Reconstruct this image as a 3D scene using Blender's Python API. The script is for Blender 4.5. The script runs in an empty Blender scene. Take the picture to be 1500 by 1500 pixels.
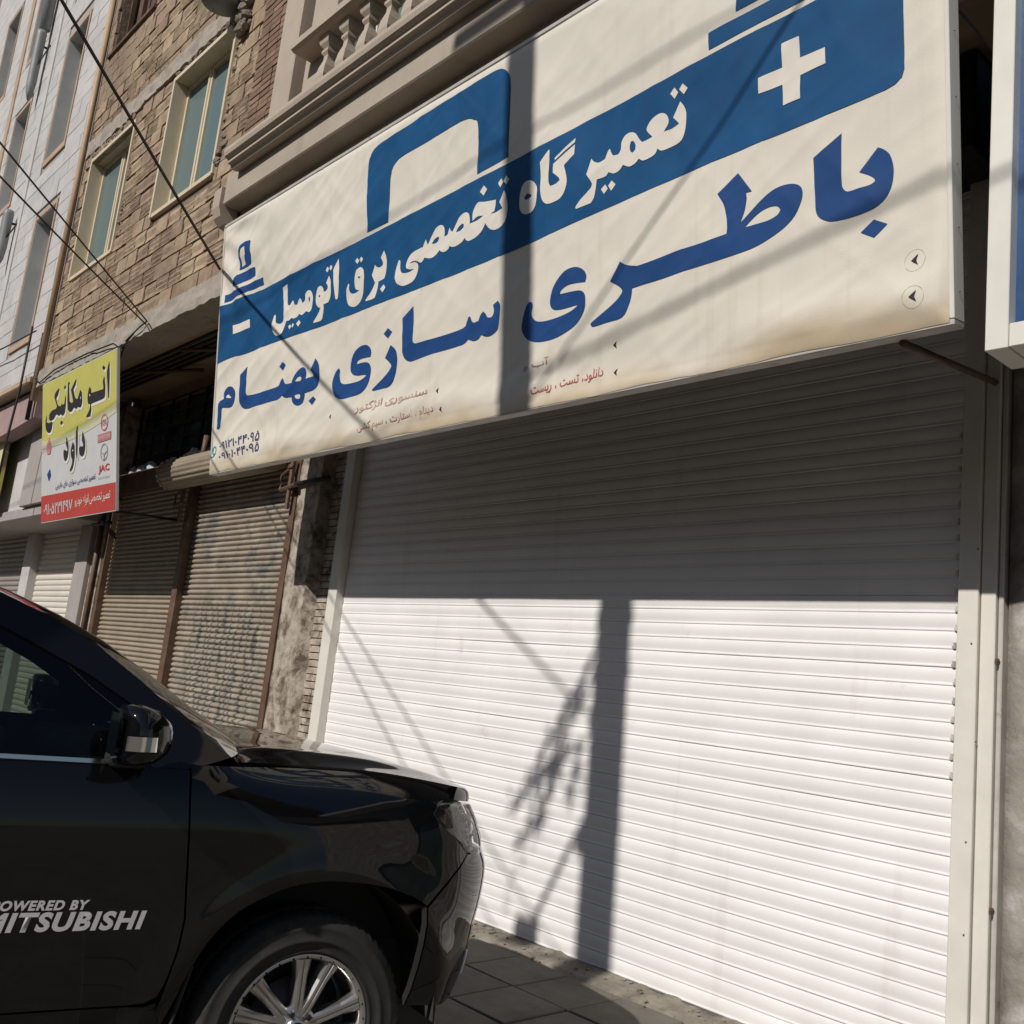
import bpy, bmesh, math, random
from mathutils import Vector, Matrix, noise
from mathutils.geometry import tessellate_polygon

random.seed(7)
scene = bpy.context.scene
COL = scene.collection
R = math.radians

# ------------------------------------------------------------------ camera
cam = bpy.data.cameras.new('camera')
cam.sensor_fit = 'HORIZONTAL'; cam.sensor_width = 36.0; cam.lens = 35.03
cam.clip_start = 0.05; cam.clip_end = 2000
camo = bpy.data.objects.new('camera', cam); COL.objects.link(camo)
_r = Vector((0.6614, 0.7421, 0.1087)); _f = Vector((-0.7476, 0.6407, 0.1751))
_r.normalize(); _f = (_f - _r * _f.dot(_r)).normalized(); _u = _r.cross(_f)
camo.matrix_world = Matrix(((_r.x, _u.x, -_f.x, 0), (_r.y, _u.y, -_f.y, 0), (_r.z, _u.z, -_f.z, 1.6), (0, 0, 0, 1)))
scene.camera = camo

# ------------------------------------------------------------------ sky, sun, exposure
LIGHT = Vector((-0.19, 1.2, -0.92)).normalized()
SUN_EL = math.asin(-LIGHT.z); SUN_ROT = math.atan2(-LIGHT.x, -LIGHT.y)
world = bpy.data.worlds.new('World'); scene.world = world; world.use_nodes = True
nt = world.node_tree; nt.nodes.clear()
sky = nt.nodes.new('ShaderNodeTexSky'); sky.sky_type = 'NISHITA'; sky.sun_disc = False
sky.sun_elevation = SUN_EL; sky.sun_rotation = SUN_ROT; sky.air_density = 1.0; sky.dust_density = 0.8
bg = nt.nodes.new('ShaderNodeBackground'); bg.inputs['Strength'].default_value = 0.06
wo = nt.nodes.new('ShaderNodeOutputWorld')
nt.links.new(sky.outputs[0], bg.inputs[0]); nt.links.new(bg.outputs[0], wo.inputs[0])
sun = bpy.data.lights.new('sun', 'SUN'); sun.energy = 4.6; sun.angle = R(0.53); sun.color = (1.0, 0.95, 0.89)
suno = bpy.data.objects.new('sun', sun); COL.objects.link(suno)
suno.rotation_euler = LIGHT.to_track_quat('-Z', 'Y').to_euler(); suno.location = (3, -18, 15)
scene.view_settings.view_transform = 'Standard'; scene.view_settings.look = 'None'
scene.view_settings.gamma = 1.0; scene.view_settings.exposure = -0.22
scene.view_settings.use_curve_mapping = False
scene.cycles.caustics_reflective = False; scene.cycles.caustics_refractive = False

# ------------------------------------------------------------------ helpers: objects
def tag(o, label=None, cat=None, group=None, kind=None):
    if label: o['label'] = label
    if cat: o['category'] = cat
    if group: o['group'] = group
    if kind: o['kind'] = kind
    return o
def empty(name, loc=(0, 0, 0), rz=0.0, label=None, cat=None, group=None, kind=None):
    o = bpy.data.objects.new(name, None); COL.objects.link(o)
    o.location = loc; o.rotation_euler = (0, 0, rz); o.empty_display_size = 0.2
    return tag(o, label, cat, group, kind)
def link(name, me, parent=None, loc=None, rot=None, scale=None):
    o = bpy.data.objects.new(name, me); COL.objects.link(o)
    if parent is not None: o.parent = parent
    if loc is not None: o.location = loc
    if rot is not None: o.rotation_euler = rot
    if scale is not None: o.scale = scale
    return o
def bm_mesh(name, bm, mat=None, smooth=False, recalc=True):
    if recalc: bmesh.ops.recalc_face_normals(bm, faces=bm.faces[:])
    me = bpy.data.meshes.new(name); bm.to_mesh(me); bm.free()
    if mat:
        for m in (mat if isinstance(mat, (list, tuple)) else [mat]): me.materials.append(m)
    if smooth:
        for p in me.polygons: p.use_smooth = True
    return me
def raw(name, v, f, mat=None, smooth=False):
    me = bpy.data.meshes.new(name); me.from_pydata(v, [], f); me.update()
    if mat: me.materials.append(mat)
    if smooth:
        for p in me.polygons: p.use_smooth = True
    return me
def abox(bm, x0, x1, y0, y1, z0, z1, jit=0.0, mi=0):
    vs = [bm.verts.new((x + random.uniform(-jit, jit), y + random.uniform(-jit, jit), z + random.uniform(-jit, jit)))
          for x in (x0, x1) for y in (y0, y1) for z in (z0, z1)]
    for q in ((0, 1, 3, 2), (4, 6, 7, 5), (0, 4, 5, 1), (2, 3, 7, 6), (0, 2, 6, 4), (1, 5, 7, 3)):
        f = bm.faces.new([vs[i] for i in q]); f.material_index = mi
    return vs
def bevel(bm, w, seg=1):
    bmesh.ops.bevel(bm, geom=bm.edges[:], offset=w, segments=seg, affect='EDGES', profile=0.5, clamp_overlap=True)
def box(name, x0, x1, y0, y1, z0, z1, mat, parent=None, bev=0.0, jit=0.0, seg=1):
    bm = bmesh.new(); abox(bm, x0, x1, y0, y1, z0, z1, jit)
    if bev: bmesh.ops.recalc_face_normals(bm, faces=bm.faces[:]); bevel(bm, bev, seg)
    return link(name, bm_mesh(name, bm, mat), parent)
def frame_of(t):
    t = t.normalized(); a = Vector((0, 0, 1)) if abs(t.z) < 0.9 else Vector((1, 0, 0))
    n = t.cross(a).normalized(); return n, t.cross(n).normalized()
def atube(bm, pts, r, seg=8, cap=True, radii=None):
    pts = [Vector(p) for p in pts]; rings = []
    for i, p in enumerate(pts):
        t = (pts[min(i + 1, len(pts) - 1)] - pts[max(i - 1, 0)])
        n, b = frame_of(t); rr = radii[i] if radii else r
        rings.append([bm.verts.new(p + (n * math.cos(a) + b * math.sin(a)) * rr) for a in [2 * math.pi * k / seg for k in range(seg)]])
    for a, b in zip(rings, rings[1:]):
        for k in range(seg): bm.faces.new((a[k], a[(k + 1) % seg], b[(k + 1) % seg], b[k]))
    if cap: bm.faces.new(rings[0][::-1]); bm.faces.new(rings[-1])
def tube(name, pts, r, mat, parent=None, seg=8, radii=None):
    bm = bmesh.new(); atube(bm, pts, r, seg, True, radii)
    return link(name, bm_mesh(name, bm, mat, True), parent)
def alathe(bm, prof, seg=32, axis='Z', wob=None):
    rings = []
    for j, (r, h) in enumerate(prof):
        ring = []
        for k in range(seg):
            a = 2 * math.pi * k / seg; rr = r + (wob(j, k) if wob else 0)
            c, s = rr * math.cos(a), rr * math.sin(a)
            ring.append(bm.verts.new((c, s, h) if axis == 'Z' else (c, h, s) if axis == 'Y' else (h, c, s)))
        rings.append(ring)
    for a, b in zip(rings, rings[1:]):
        for k in range(seg): bm.faces.new((a[k], a[(k + 1) % seg], b[(k + 1) % seg], b[k]))
    return rings
def lathe(name, prof, mat, parent=None, seg=32, axis='Z', loc=None, wob=None, smooth=True):
    bm = bmesh.new(); rg = alathe(bm, prof, seg, axis, wob)
    for ring in (rg[0], rg[-1]):
        try: bm.faces.new(ring)
        except ValueError: pass
    return link(name, bm_mesh(name, bm, mat, smooth), parent, loc)
def extrude_x(name, prof, x0, x1, mat, parent=None, closed=True, smooth=False, nx=1):
    """profile of (y, z) points swept along X"""
    v = []; f = []; n = len(prof)
    for i in range(nx + 1):
        x = x0 + (x1 - x0) * i / nx
        v += [(x, y, z) for y, z in prof]
    for i in range(nx):
        for k in range(n if closed else n - 1):
            a = i * n + k; b = i * n + (k + 1) % n
            f.append((a, b, b + n, a + n))
    if closed: f.append(tuple(range(n))[::-1]); f.append(tuple(nx * n + k for k in range(n)))
    bm = bmesh.new(); vs = [bm.verts.new(p) for p in v]
    for q in f: bm.faces.new([vs[i] for i in q])
    return link(name, bm_mesh(name, bm, mat, smooth, closed), parent)
def wall_holes(name, x0, x1, z0, z1, y, t, holes, mat, parent=None):
    """a wall sheet with real openings: front at y, back at y+t, reveals in the openings"""
    xs = sorted({x0, x1, *[h[0] for h in holes], *[h[1] for h in holes]})
    zs = sorted({z0, z1, *[h[2] for h in holes], *[h[3] for h in holes]})
    xs = [a for a in xs if x0 <= a <= x1]; zs = [a for a in zs if z0 <= a <= z1]
    solid = lambda i, k: 0 <= i < len(xs) - 1 and 0 <= k < len(zs) - 1 and not any(
        h[0] <= (xs[i] + xs[i + 1]) / 2 <= h[1] and h[2] <= (zs[k] + zs[k + 1]) / 2 <= h[3] for h in holes)
    bm = bmesh.new(); q = lambda *p: bm.faces.new([bm.verts.new(a) for a in p])
    for i in range(len(xs) - 1):
        for k in range(len(zs) - 1):
            if not solid(i, k): continue
            a, b, c, d = xs[i], xs[i + 1], zs[k], zs[k + 1]
            q((a, y, c), (b, y, c), (b, y, d), (a, y, d)); q((a, y + t, d), (b, y + t, d), (b, y + t, c), (a, y + t, c))
            if not solid(i - 1, k): q((a, y, c), (a, y, d), (a, y + t, d), (a, y + t, c))
            if not solid(i + 1, k): q((b, y, d), (b, y, c), (b, y + t, c), (b, y + t, d))
            if not solid(i, k - 1): q((b, y, c), (a, y, c), (a, y + t, c), (b, y + t, c))
            if not solid(i, k + 1): q((a, y, d), (b, y, d), (b, y + t, d), (a, y + t, d))
    bmesh.ops.remove_doubles(bm, verts=bm.verts[:], dist=1e-5)
    return link(name, bm_mesh(name, bm, mat), parent)
def smooth_poly(pts, lim=50, n=3):
    """Catmull-Rom through the points, sharp corners kept"""
    P = [Vector(p) for p in pts]; N = len(P); out = []
    corner = []
    for i in range(N):
        a = P[i] - P[i - 1]; b = P[(i + 1) % N] - P[i]
        corner.append(a.length < 1e-6 or b.length < 1e-6 or abs(a.angle_signed(b)) > R(lim))
    for i in range(N):
        p1, p2 = P[i], P[(i + 1) % N]
        p0 = P[i - 1] if not corner[i] else p1 - (p2 - p1); p3 = P[(i + 2) % N] if not corner[(i + 1) % N] else p2 + (p2 - p1)
        for k in range(n):
            t = k / n
            out.append(0.5 * ((2 * p1) + (-p0 + p2) * t + (2 * p0 - 5 * p1 + 4 * p2 - p3) * t * t + (-p0 + 3 * p1 - 3 * p2 + p3) * t ** 3))
    return out
def cut_poly(contour_sets, step, fn, bm=None, params=None):
    """triangulate flat polygons (with holes), cut them on a grid and map each vertex through fn"""
    own = bm or bmesh.new()
    for cs in contour_sets:
        b = bmesh.new(); allp = [p for c in cs for p in c]
        vs = [b.verts.new((p[0], p[1], 0)) for p in allp]
        for t in tessellate_polygon([[Vector((p[0], p[1], 0)) for p in c] for c in cs]):
            try: b.faces.new([vs[i] for i in t])
            except ValueError: pass
        if step:
            sx, sy = step if isinstance(step, tuple) else (step, step)
            lo = [min(p[i] for p in allp) for i in (0, 1)]; hi = [max(p[i] for p in allp) for i in (0, 1)]
            for ax, s in ((0, sx), (1, sy)):
                k = math.floor(lo[ax] / s) + 1
                while k * s < hi[ax]:
                    co = [0, 0, 0]; no = [0, 0, 0]; co[ax] = k * s; no[ax] = 1
                    bmesh.ops.bisect_plane(b, geom=b.verts[:] + b.edges[:] + b.faces[:], plane_co=co, plane_no=no, dist=1e-5); k += 1
        bmesh.ops.remove_doubles(b, verts=b.verts[:], dist=1e-5)
        m = {}
        for v in b.verts:
            m[v] = own.verts.new(fn(v.co.x, v.co.y))
            if params is not None: params.append((v.co.x, v.co.y))
        for f in b.faces:
            try: own.faces.new([m[v] for v in f.verts])
            except ValueError: pass
        b.free()
    return own

# ------------------------------------------------------------------ helpers: procedural materials
MATS = {}
def M(name, col, rough=0.7, metal=0.0, var=0.12, vs=3.0, bump=0.0, bs=60.0, rnd=0.0, coat=0.0, spec=0.5, stain=None, streak=None, col2=None, c2scale=1.0, c2pos=(0.45, 0.6), aniso=None):
    """principled surface: world-space noise tint, optional second colour in patches, streaks, per-object tint and fine relief"""
    if name in MATS: return MATS[name]
    m = bpy.data.materials.new(name); m.use_nodes = True; t = m.node_tree; nd = t.nodes; L = t.links
    p = nd['Principled BSDF']; p.inputs['Roughness'].default_value = rough; p.inputs['Metallic'].default_value = metal
    p.inputs['Coat Weight'].default_value = coat; p.inputs['Coat Roughness'].default_value = 0.03; p.inputs['Specular IOR Level'].default_value = spec
    g = nd.new('ShaderNodeNewGeometry'); pos = g.outputs['Position']
    if aniso:
        mp = nd.new('ShaderNodeMapping'); mp.inputs['Scale'].default_value = aniso; L.new(pos, mp.inputs['Vector']); apos = mp.outputs[0]
    else: apos = pos
    def nz(scale, det=4, src=pos, rg=0.6):
        n = nd.new('ShaderNodeTexNoise'); n.inputs['Scale'].default_value = scale; n.inputs['Detail'].default_value = det; n.inputs['Roughness'].default_value = rg
        L.new(src, n.inputs['Vector']); return n.outputs['Fac']
    def mixc(fac, a, b, mode='MIX'):
        x = nd.new('ShaderNodeMix'); x.data_type = 'RGBA'; x.blend_type = mode
        if isinstance(fac, (int, float)): x.inputs[0].default_value = fac
        else: L.new(fac, x.inputs[0])
        for k, q in ((6, a), (7, b)):
            if isinstance(q, tuple): x.inputs[k].default_value = (*q, 1)
            else: L.new(q, x.inputs[k])
        return x.outputs[2]
    def ramp(fac, a, b, lo=0.0, hi=1.0):
        x = nd.new('ShaderNodeMapRange'); x.inputs[1].default_value = a; x.inputs[2].default_value = b; x.inputs[3].default_value = lo; x.inputs[4].default_value = hi
        L.new(fac, x.inputs[0]); return x.outputs[0]
    c = tuple(col)
    if col2: c = mixc(ramp(nz(c2scale, 6), *c2pos), c, tuple(col2))
    if var:
        f = ramp(nz(vs, 5), 0.3, 0.7, 1 - var, 1 + var)
        cb = nd.new('ShaderNodeCombineColor')
        for i in range(3): L.new(f, cb.inputs[i])
        c = mixc(1.0, c, cb.outputs[0], 'MULTIPLY')
    if rnd:
        oi = nd.new('ShaderNodeObjectInfo'); f = ramp(oi.outputs['Random'], 0, 1, 1 - rnd, 1 + rnd)
        cb = nd.new('ShaderNodeCombineColor')
        for i in range(3): L.new(f, cb.inputs[i])
        c = mixc(1.0, c, cb.outputs[0], 'MULTIPLY')
    if streak:   # (colour, scale, lo, hi): vertical runs of dirt
        mp = nd.new('ShaderNodeMapping'); mp.inputs['Scale'].default_value = (1, 1, 0.09); L.new(pos, mp.inputs['Vector'])
        c = mixc(ramp(nz(streak[1], 5, mp.outputs[0]), streak[2], streak[3]), c, tuple(streak[0]))
    if stain:    # (colour, scale, lo, hi): patches
        c = mixc(ramp(nz(stain[1], 8, pos, 0.7), stain[2], stain[3]), c, tuple(stain[0]))
    if isinstance(c, tuple): p.inputs['Base Color'].default_value = (*c, 1)
    else: L.new(c, p.inputs['Base Color'])
    if bump:
        b = nd.new('ShaderNodeBump'); b.inputs['Strength'].default_value = 1.0; b.inputs['Distance'].default_value = bump
        L.new(nz(bs, 6, apos), b.inputs['Height']); L.new(b.outputs[0], p.inputs['Normal'])
    if rough > 0.15 and metal < 0.5:
        L.new(ramp(nz(vs * 3, 3), 0.3, 0.7, max(rough - 0.1, 0.02), min(rough + 0.1, 1)), p.inputs['Roughness'])
    MATS[name] = m; return m
def glass(name, tint, ior=1.45, rough=0.0, body=None, amount=0.0):
    """thin pane: see-through with a tint, mirror reflection by Fresnel, optional dust or film"""
    m = bpy.data.materials.new(name); m.use_nodes = True; t = m.node_tree; nd = t.nodes; L = t.links
    nd.remove(nd['Principled BSDF']); out = nd['Material Output']
    tr = nd.new('ShaderNodeBsdfTransparent'); tr.inputs[0].default_value = (*tint, 1)
    gl = nd.new('ShaderNodeBsdfGlossy'); gl.inputs['Roughness'].default_value = rough
    fr = nd.new('ShaderNodeFresnel'); fr.inputs[0].default_value = ior
    src = tr.outputs[0]
    if body:
        df = nd.new('ShaderNodeBsdfDiffuse'); df.inputs[0].default_value = (*body, 1)
        mx = nd.new('ShaderNodeMixShader'); mx.inputs[0].default_value = amount
        L.new(tr.outputs[0], mx.inputs[1]); L.new(df.outputs[0], mx.inputs[2]); src = mx.outputs[0]
    mx = nd.new('ShaderNodeMixShader'); L.new(fr.outputs[0], mx.inputs[0]); L.new(src, mx.inputs[1]); L.new(gl.outputs[0], mx.inputs[2])
    L.new(mx.outputs[0], out.inputs[0]); return m

# materials
m_shutter = M('white_shutter_paint', (0.78, 0.76, 0.75), 0.42, var=0.05, vs=2.0, rnd=0.03, bump=0.0006, bs=30, streak=((0.58, 0.54, 0.50), 5.0, 0.60, 0.95), stain=((0.52, 0.47, 0.42), 2.6, 0.63, 0.82))
m_frame = M('shutter_frame_paint', (0.66, 0.63, 0.57), 0.5, var=0.08, vs=3, bump=0.0005, bs=50, stain=((0.30, 0.26, 0.22), 3.0, 0.66, 0.78))
m_clip = M('dirty_zinc', (0.16, 0.15, 0.14), 0.5, 0.6, var=0.3, vs=40)
m_brown = M('brown_shutter_paint', (0.30, 0.25, 0.19), 0.5, var=0.14, vs=2.5, rnd=0.06, bump=0.0005, bs=40, stain=((0.17, 0.15, 0.125), 1.6, 0.60, 0.75))
m_brown2 = M('faded_brown_shutter_paint', (0.29, 0.245, 0.195), 0.5, var=0.14, vs=2.5, rnd=0.06, bump=0.0005, bs=40, stain=((0.145, 0.15, 0.148), 3.0, 0.52, 0.64), col2=(0.34, 0.30, 0.245), c2scale=4.2, c2pos=(0.50, 0.62))
m_rust = M('rusty_brown_steel', (0.12, 0.070, 0.045), 0.6, 0.1, var=0.3, vs=8, bump=0.0012, bs=80, stain=((0.26, 0.20, 0.15), 4, 0.62, 0.72))
m_plaster = M('stained_plaster', (0.38, 0.325, 0.27), 0.9, var=0.3, vs=9, bump=0.012, bs=22, stain=((0.11, 0.08, 0.055), 5.5, 0.47, 0.62), streak=((0.50, 0.46, 0.40), 3, 0.55, 0.7))
m_conc = M('pillar_concrete', (0.29, 0.265, 0.235), 0.9, var=0.25, vs=5, bump=0.006, bs=28, stain=((0.165, 0.14, 0.105), 4.5, 0.52, 0.70), col2=(0.40, 0.38, 0.36), c2scale=3.2, c2pos=(0.52, 0.60))
m_beam = M('rough_concrete', (0.33, 0.29, 0.245), 0.95, var=0.2, vs=4, bump=0.010, bs=18, stain=((0.20, 0.17, 0.14), 4, 0.55, 0.7))
m_block = M('clay_block', (0.325, 0.250, 0.165), 0.9, var=0.2, vs=7, rnd=0.20, bump=0.008, bs=11, aniso=(1.0, 1.0, 4.5), col2=(0.265, 0.185, 0.13), c2scale=1.6, c2pos=(0.42, 0.58))
m_mortar = M('dark_mortar', (0.17, 0.13, 0.095), 0.95, var=0.3, vs=8, bump=0.012, bs=20)
m_stone = M('beige_cladding', (0.40, 0.335, 0.27), 0.75, var=0.10, vs=2, bump=0.0015, bs=30, stain=((0.34, 0.28, 0.22), 2, 0.6, 0.8))
m_fascia = M('beige_fascia', (0.37, 0.315, 0.255), 0.8, var=0.12, vs=2, bump=0.002, bs=30, streak=((0.27, 0.22, 0.17), 4, 0.58, 0.8))
m_dbrick = M('dark_red_brick', (0.20, 0.125, 0.085), 0.9, var=0.2, vs=6, rnd=0.25, bump=0.004, bs=30)
m_wstone = M('white_travertine', (0.49, 0.475, 0.465), 0.6, var=0.09, vs=2.5, rnd=0.06, bump=0.001, bs=25, stain=((0.38, 0.355, 0.33), 2.0, 0.58, 0.75))
m_wjoint = M('travertine_joint', (0.36, 0.33, 0.30), 0.9, var=0.2)
m_orange = M('orange_stone_trim', (0.42, 0.295, 0.205), 0.7, var=0.14, vs=4, bump=0.001, bs=30)
m_cream = M('cream_window_paint', (0.60, 0.51, 0.37), 0.5, var=0.08, vs=4)
m_winglass = glass('window_pane', (0.10, 0.13, 0.14), 1.52, 0.02, (0.26, 0.37, 0.38), 0.50)
m_curtain = M('dark_curtain', (0.10, 0.055, 0.045), 0.9, var=0.4, vs=10, aniso=(1, 1, 0.05))
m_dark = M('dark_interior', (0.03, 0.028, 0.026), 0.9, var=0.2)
m_soffit = M('dusty_soffit', (0.34, 0.25, 0.155), 0.9, var=0.2, vs=3, bump=0.002, bs=30)
m_black = M('black_iron', (0.02, 0.02, 0.022), 0.55, 0.3, var=0.2, vs=10)
m_bglass = M('dark_shop_glass', (0.060, 0.088, 0.088), 0.2, var=0.3, vs=2, spec=0.5)
m_banner = M('banner_vinyl', (0.66, 0.62, 0.54), 0.62, var=0.05, vs=1.4, bump=0.0008, bs=160, spec=0.3)
m_print_blue = M('blue_print', (0.010, 0.054, 0.185), 0.6, var=0.12, vs=3, spec=0.3)
m_band_blue = M('blue_band_print', (0.005, 0.068, 0.185), 0.6, var=0.14, vs=2.5, spec=0.3)
m_print_white = M('white_print', (0.68, 0.64, 0.57), 0.62, var=0.05, spec=0.3)
m_print_red = M('faded_red_print', (0.42, 0.20, 0.17), 0.7, var=0.2, vs=9, spec=0.3, stain=((0.58, 0.50, 0.40), 9, 0.45, 0.62))
m_print_red2 = M('red_print', (0.42, 0.10, 0.09), 0.7, var=0.2, vs=9, spec=0.3)
m_print_violet = M('violet_print', (0.055, 0.05, 0.14), 0.6, var=0.15, spec=0.3)
m_print_black = M('black_print', (0.025, 0.022, 0.024), 0.6, var=0.15, spec=0.3)
m_teal = M('teal_print', (0.03, 0.26, 0.27), 0.6, var=0.1, spec=0.3)
m_alu = M('worn_aluminium', (0.55, 0.52, 0.48), 0.45, 0.25, var=0.12, vs=6, stain=((0.28, 0.24, 0.20), 9, 0.58, 0.7))
m_signwhite = M('sign_frame_white', (0.68, 0.66, 0.60), 0.4, var=0.05)
m_signblue = M('sign_blue_panel', (0.010, 0.058, 0.165), 0.4, var=0.08)
m_yellow = M('yellow_vinyl', (0.50, 0.47, 0.12), 0.55, var=0.06, spec=0.3)
m_vinylwhite = M('white_vinyl', (0.53, 0.53, 0.54), 0.55, var=0.05, spec=0.3)
m_red = M('red_vinyl', (0.43, 0.055, 0.045), 0.55, var=0.08, spec=0.3)
m_slab = M('paving_slab', (0.145, 0.132, 0.108), 0.85, var=0.15, vs=4, rnd=0.12, bump=0.0015, bs=70, stain=((0.095, 0.085, 0.07), 2.5, 0.5, 0.72))
m_ground = M('dusty_ground', (0.16, 0.145, 0.12), 0.95, var=0.25, vs=5, bump=0.006, bs=20)
m_thresh = M('broken_concrete', (0.23, 0.205, 0.165), 0.95, var=0.3, vs=6, bump=0.012, bs=16, stain=((0.12, 0.10, 0.08), 5, 0.5, 0.65))
m_asphalt = M('asphalt', (0.05, 0.049, 0.047), 0.9, var=0.2, vs=5, bump=0.003, bs=120)
m_pole = M('pole_concrete', (0.33, 0.31, 0.28), 0.9, var=0.15, vs=3, bump=0.002, bs=40)
m_cable = M('black_cable', (0.012, 0.012, 0.013), 0.6, var=0.2)
m_duct = M('grey_duct_paint', (0.21, 0.22, 0.225), 0.5, var=0.12, vs=5)
m_foam = M('crumbled_mortar', (0.20, 0.165, 0.13), 0.95, var=0.35, vs=12, bump=0.02, bs=25)
m_pvc = M('tan_pipe', (0.42, 0.29, 0.18), 0.6, var=0.15)
m_mauve = M('mauve_paint', (0.34, 0.235, 0.225), 0.7, var=0.12, vs=4)
m_grey = M('grey_panel', (0.33, 0.30, 0.285), 0.7, var=0.1, vs=3)

# painted scribble low on the right brown shutter
_t = m_brown2.node_tree; _n = _t.nodes; _l = _t.links; _p = _n['Principled BSDF']; _src = _p.inputs['Base Color'].links[0].from_socket
_g = _n.new('ShaderNodeNewGeometry'); _sx = _n.new('ShaderNodeSeparateXYZ'); _l.new(_g.outputs['Position'], _sx.inputs[0])
_w = _n.new('ShaderNodeTexWave'); _w.inputs['Scale'].default_value = 2.1; _w.inputs['Distortion'].default_value = 9.0; _w.inputs['Detail'].default_value = 3.0; _w.inputs['Detail Scale'].default_value = 1.6; _l.new(_g.outputs['Position'], _w.inputs['Vector'])
def _rng(sock, a, b, lo, hi):
    q = _n.new('ShaderNodeMapRange'); q.interpolation_type = 'SMOOTHSTEP'; q.inputs[1].default_value = a; q.inputs[2].default_value = b; q.inputs[3].default_value = lo; q.inputs[4].default_value = hi; _l.new(sock, q.inputs[0]); return q.outputs[0]
def _mul(a, b):
    q = _n.new('ShaderNodeMath'); q.operation = 'MULTIPLY'; _l.new(a, q.inputs[0]); _l.new(b, q.inputs[1]); return q.outputs[0]
_ln = _rng(_w.outputs['Fac'], 0.72, 0.90, 0.0, 0.8)
_mk = _mul(_mul(_rng(_sx.outputs['X'], -11.15, -10.7, 0, 1), _rng(_sx.outputs['X'], -9.4, -9.0, 1, 0)), _rng(_sx.outputs['Z'], 1.95, 2.35, 1, 0))
_mx = _n.new('ShaderNodeMix'); _mx.data_type = 'RGBA'; _l.new(_mul(_ln, _mk), _mx.inputs[0]); _l.new(_src, _mx.inputs[6]); _mx.inputs[7].default_value = (0.055, 0.075, 0.078, 1); _l.new(_mx.outputs[2], _p.inputs['Base Color'])

# ================================================================== the setting
SLOPE = 0.025
def gz(y): return -(4.8 - y) * SLOPE
# road, kerb, pavement sheet
rd = link('road', raw('road', [(-300, -60, -0.36), (300, -60, -0.36), (300, -3.0, -0.36), (-300, -3.0, -0.36)], [(0, 1, 2, 3)], m_asphalt)); tag(rd, kind='structure')
far = link('ground', raw('ground', [(-600, -600, -0.40), (600, -600, -0.40), (600, 600, -0.40), (-600, 600, -0.40)], [(0, 1, 2, 3)], m_ground)); tag(far, kind='structure')
kb = box('kerb', -60, 40, -3.0, -2.82, -0.40, gz(-2.9) + 0.004, m_conc, None, 0.015); tag(kb, kind='structure')
pv = link('pavement', raw('pavement', [(-60, -2.82, gz(-2.82) - 0.012), (40, -2.82, gz(-2.82) - 0.012), (40, 5.6, gz(5.6) - 0.012), (-60, 5.6, gz(5.6) - 0.012)], [(0, 1, 2, 3)], m_ground)); tag(pv, kind='structure')
fp = link('far_pavement', raw('far_pavement', [(-60, -14.0, -0.22), (40, -14.0, -0.22), (40, -11.0, -0.22), (-60, -11.0, -0.22)], [(0, 1, 2, 3)], m_slab)); tag(fp, kind='structure')
# paving slabs, each a piece of the pavement
def slab_mesh(w, d, h=0.035):
    bm = bmesh.new(); abox(bm, -w / 2, w / 2, -d / 2, d / 2, -h, 0.0); bmesh.ops.recalc_face_normals(bm, faces=bm.faces[:])
    bevel(bm, 0.006, 1); return bm_mesh('slab', bm, m_slab)
sl_me = slab_mesh(0.418, 0.441)
for i in range(-12, 4):
    for j in range(7):
        x = -4.32 + 0.43 * i + 0.215 + 0.43 * 3; y = 4.545 - 0.225 - 0.4525 * j
        if x > -0.3: continue
        link('slab', sl_me, pv, (x, y, gz(y) + 0.002 + random.uniform(-0.003, 0.003)), (SLOPE + random.uniform(-0.006, 0.006), random.uniform(-0.006, 0.006), random.uniform(-0.004, 0.004)))
# rough threshold strip between the slabs and the shutter
bm = bmesh.new(); nx, ny = 220, 9; g = []
for i in range(nx + 1):
    row = []
    for j in range(ny + 1):
        x = -8.2 + 7.6 * i / nx; y = 4.552 + 0.30 * j / ny
        n1 = noise.noise(Vector((x * 7, y * 7, 3.1))); n2 = noise.noise(Vector((x * 22, y * 22, 1.7)))
        z = gz(y) + 0.002 + 0.016 * max(0, n1) + 0.007 * n2 + (0.012 * j / ny) - (0.02 if j == 0 else 0)
        row.append(bm.verts.new((x, y, z)))
    g.append(row)
for i in range(nx):
    for j in range(ny): bm.faces.new((g[i][j], g[i + 1][j], g[i + 1][j + 1], g[i][j + 1]))
th = link('threshold_strip', bm_mesh('threshold_strip', bm, m_thresh, True)); tag(th, kind='structure')
# loose crumbs along the threshold
bm = bmesh.new()
for k in range(80):
    x = random.uniform(-5.6, -2.3); y = random.choice((random.uniform(4.5, 4.74), random.uniform(4.66, 4.76))); s = random.uniform(0.004, 0.014)
    bmesh.ops.create_icosphere(bm, subdivisions=1, radius=s, matrix=Matrix.Translation((x, y, gz(y) + 0.012 + s * 0.4)) @ Matrix.Rotation(random.random() * 6, 4, 'Z') @ Matrix.Diagonal((1.2, 1, 0.6, 1)))
cr = link('gravel', bm_mesh('gravel', bm, m_thresh)); tag(cr, 'loose concrete crumbs scattered along the foot of the white shutter', 'gravel', kind='stuff')

# ================================================================== the battery shop building
shop = empty('shop_building', (0, 0, 0), 0, 'beige stone fronted shop building with balustrade above the battery banner', 'building')
XL, XR = -8.72, -1.98
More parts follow.
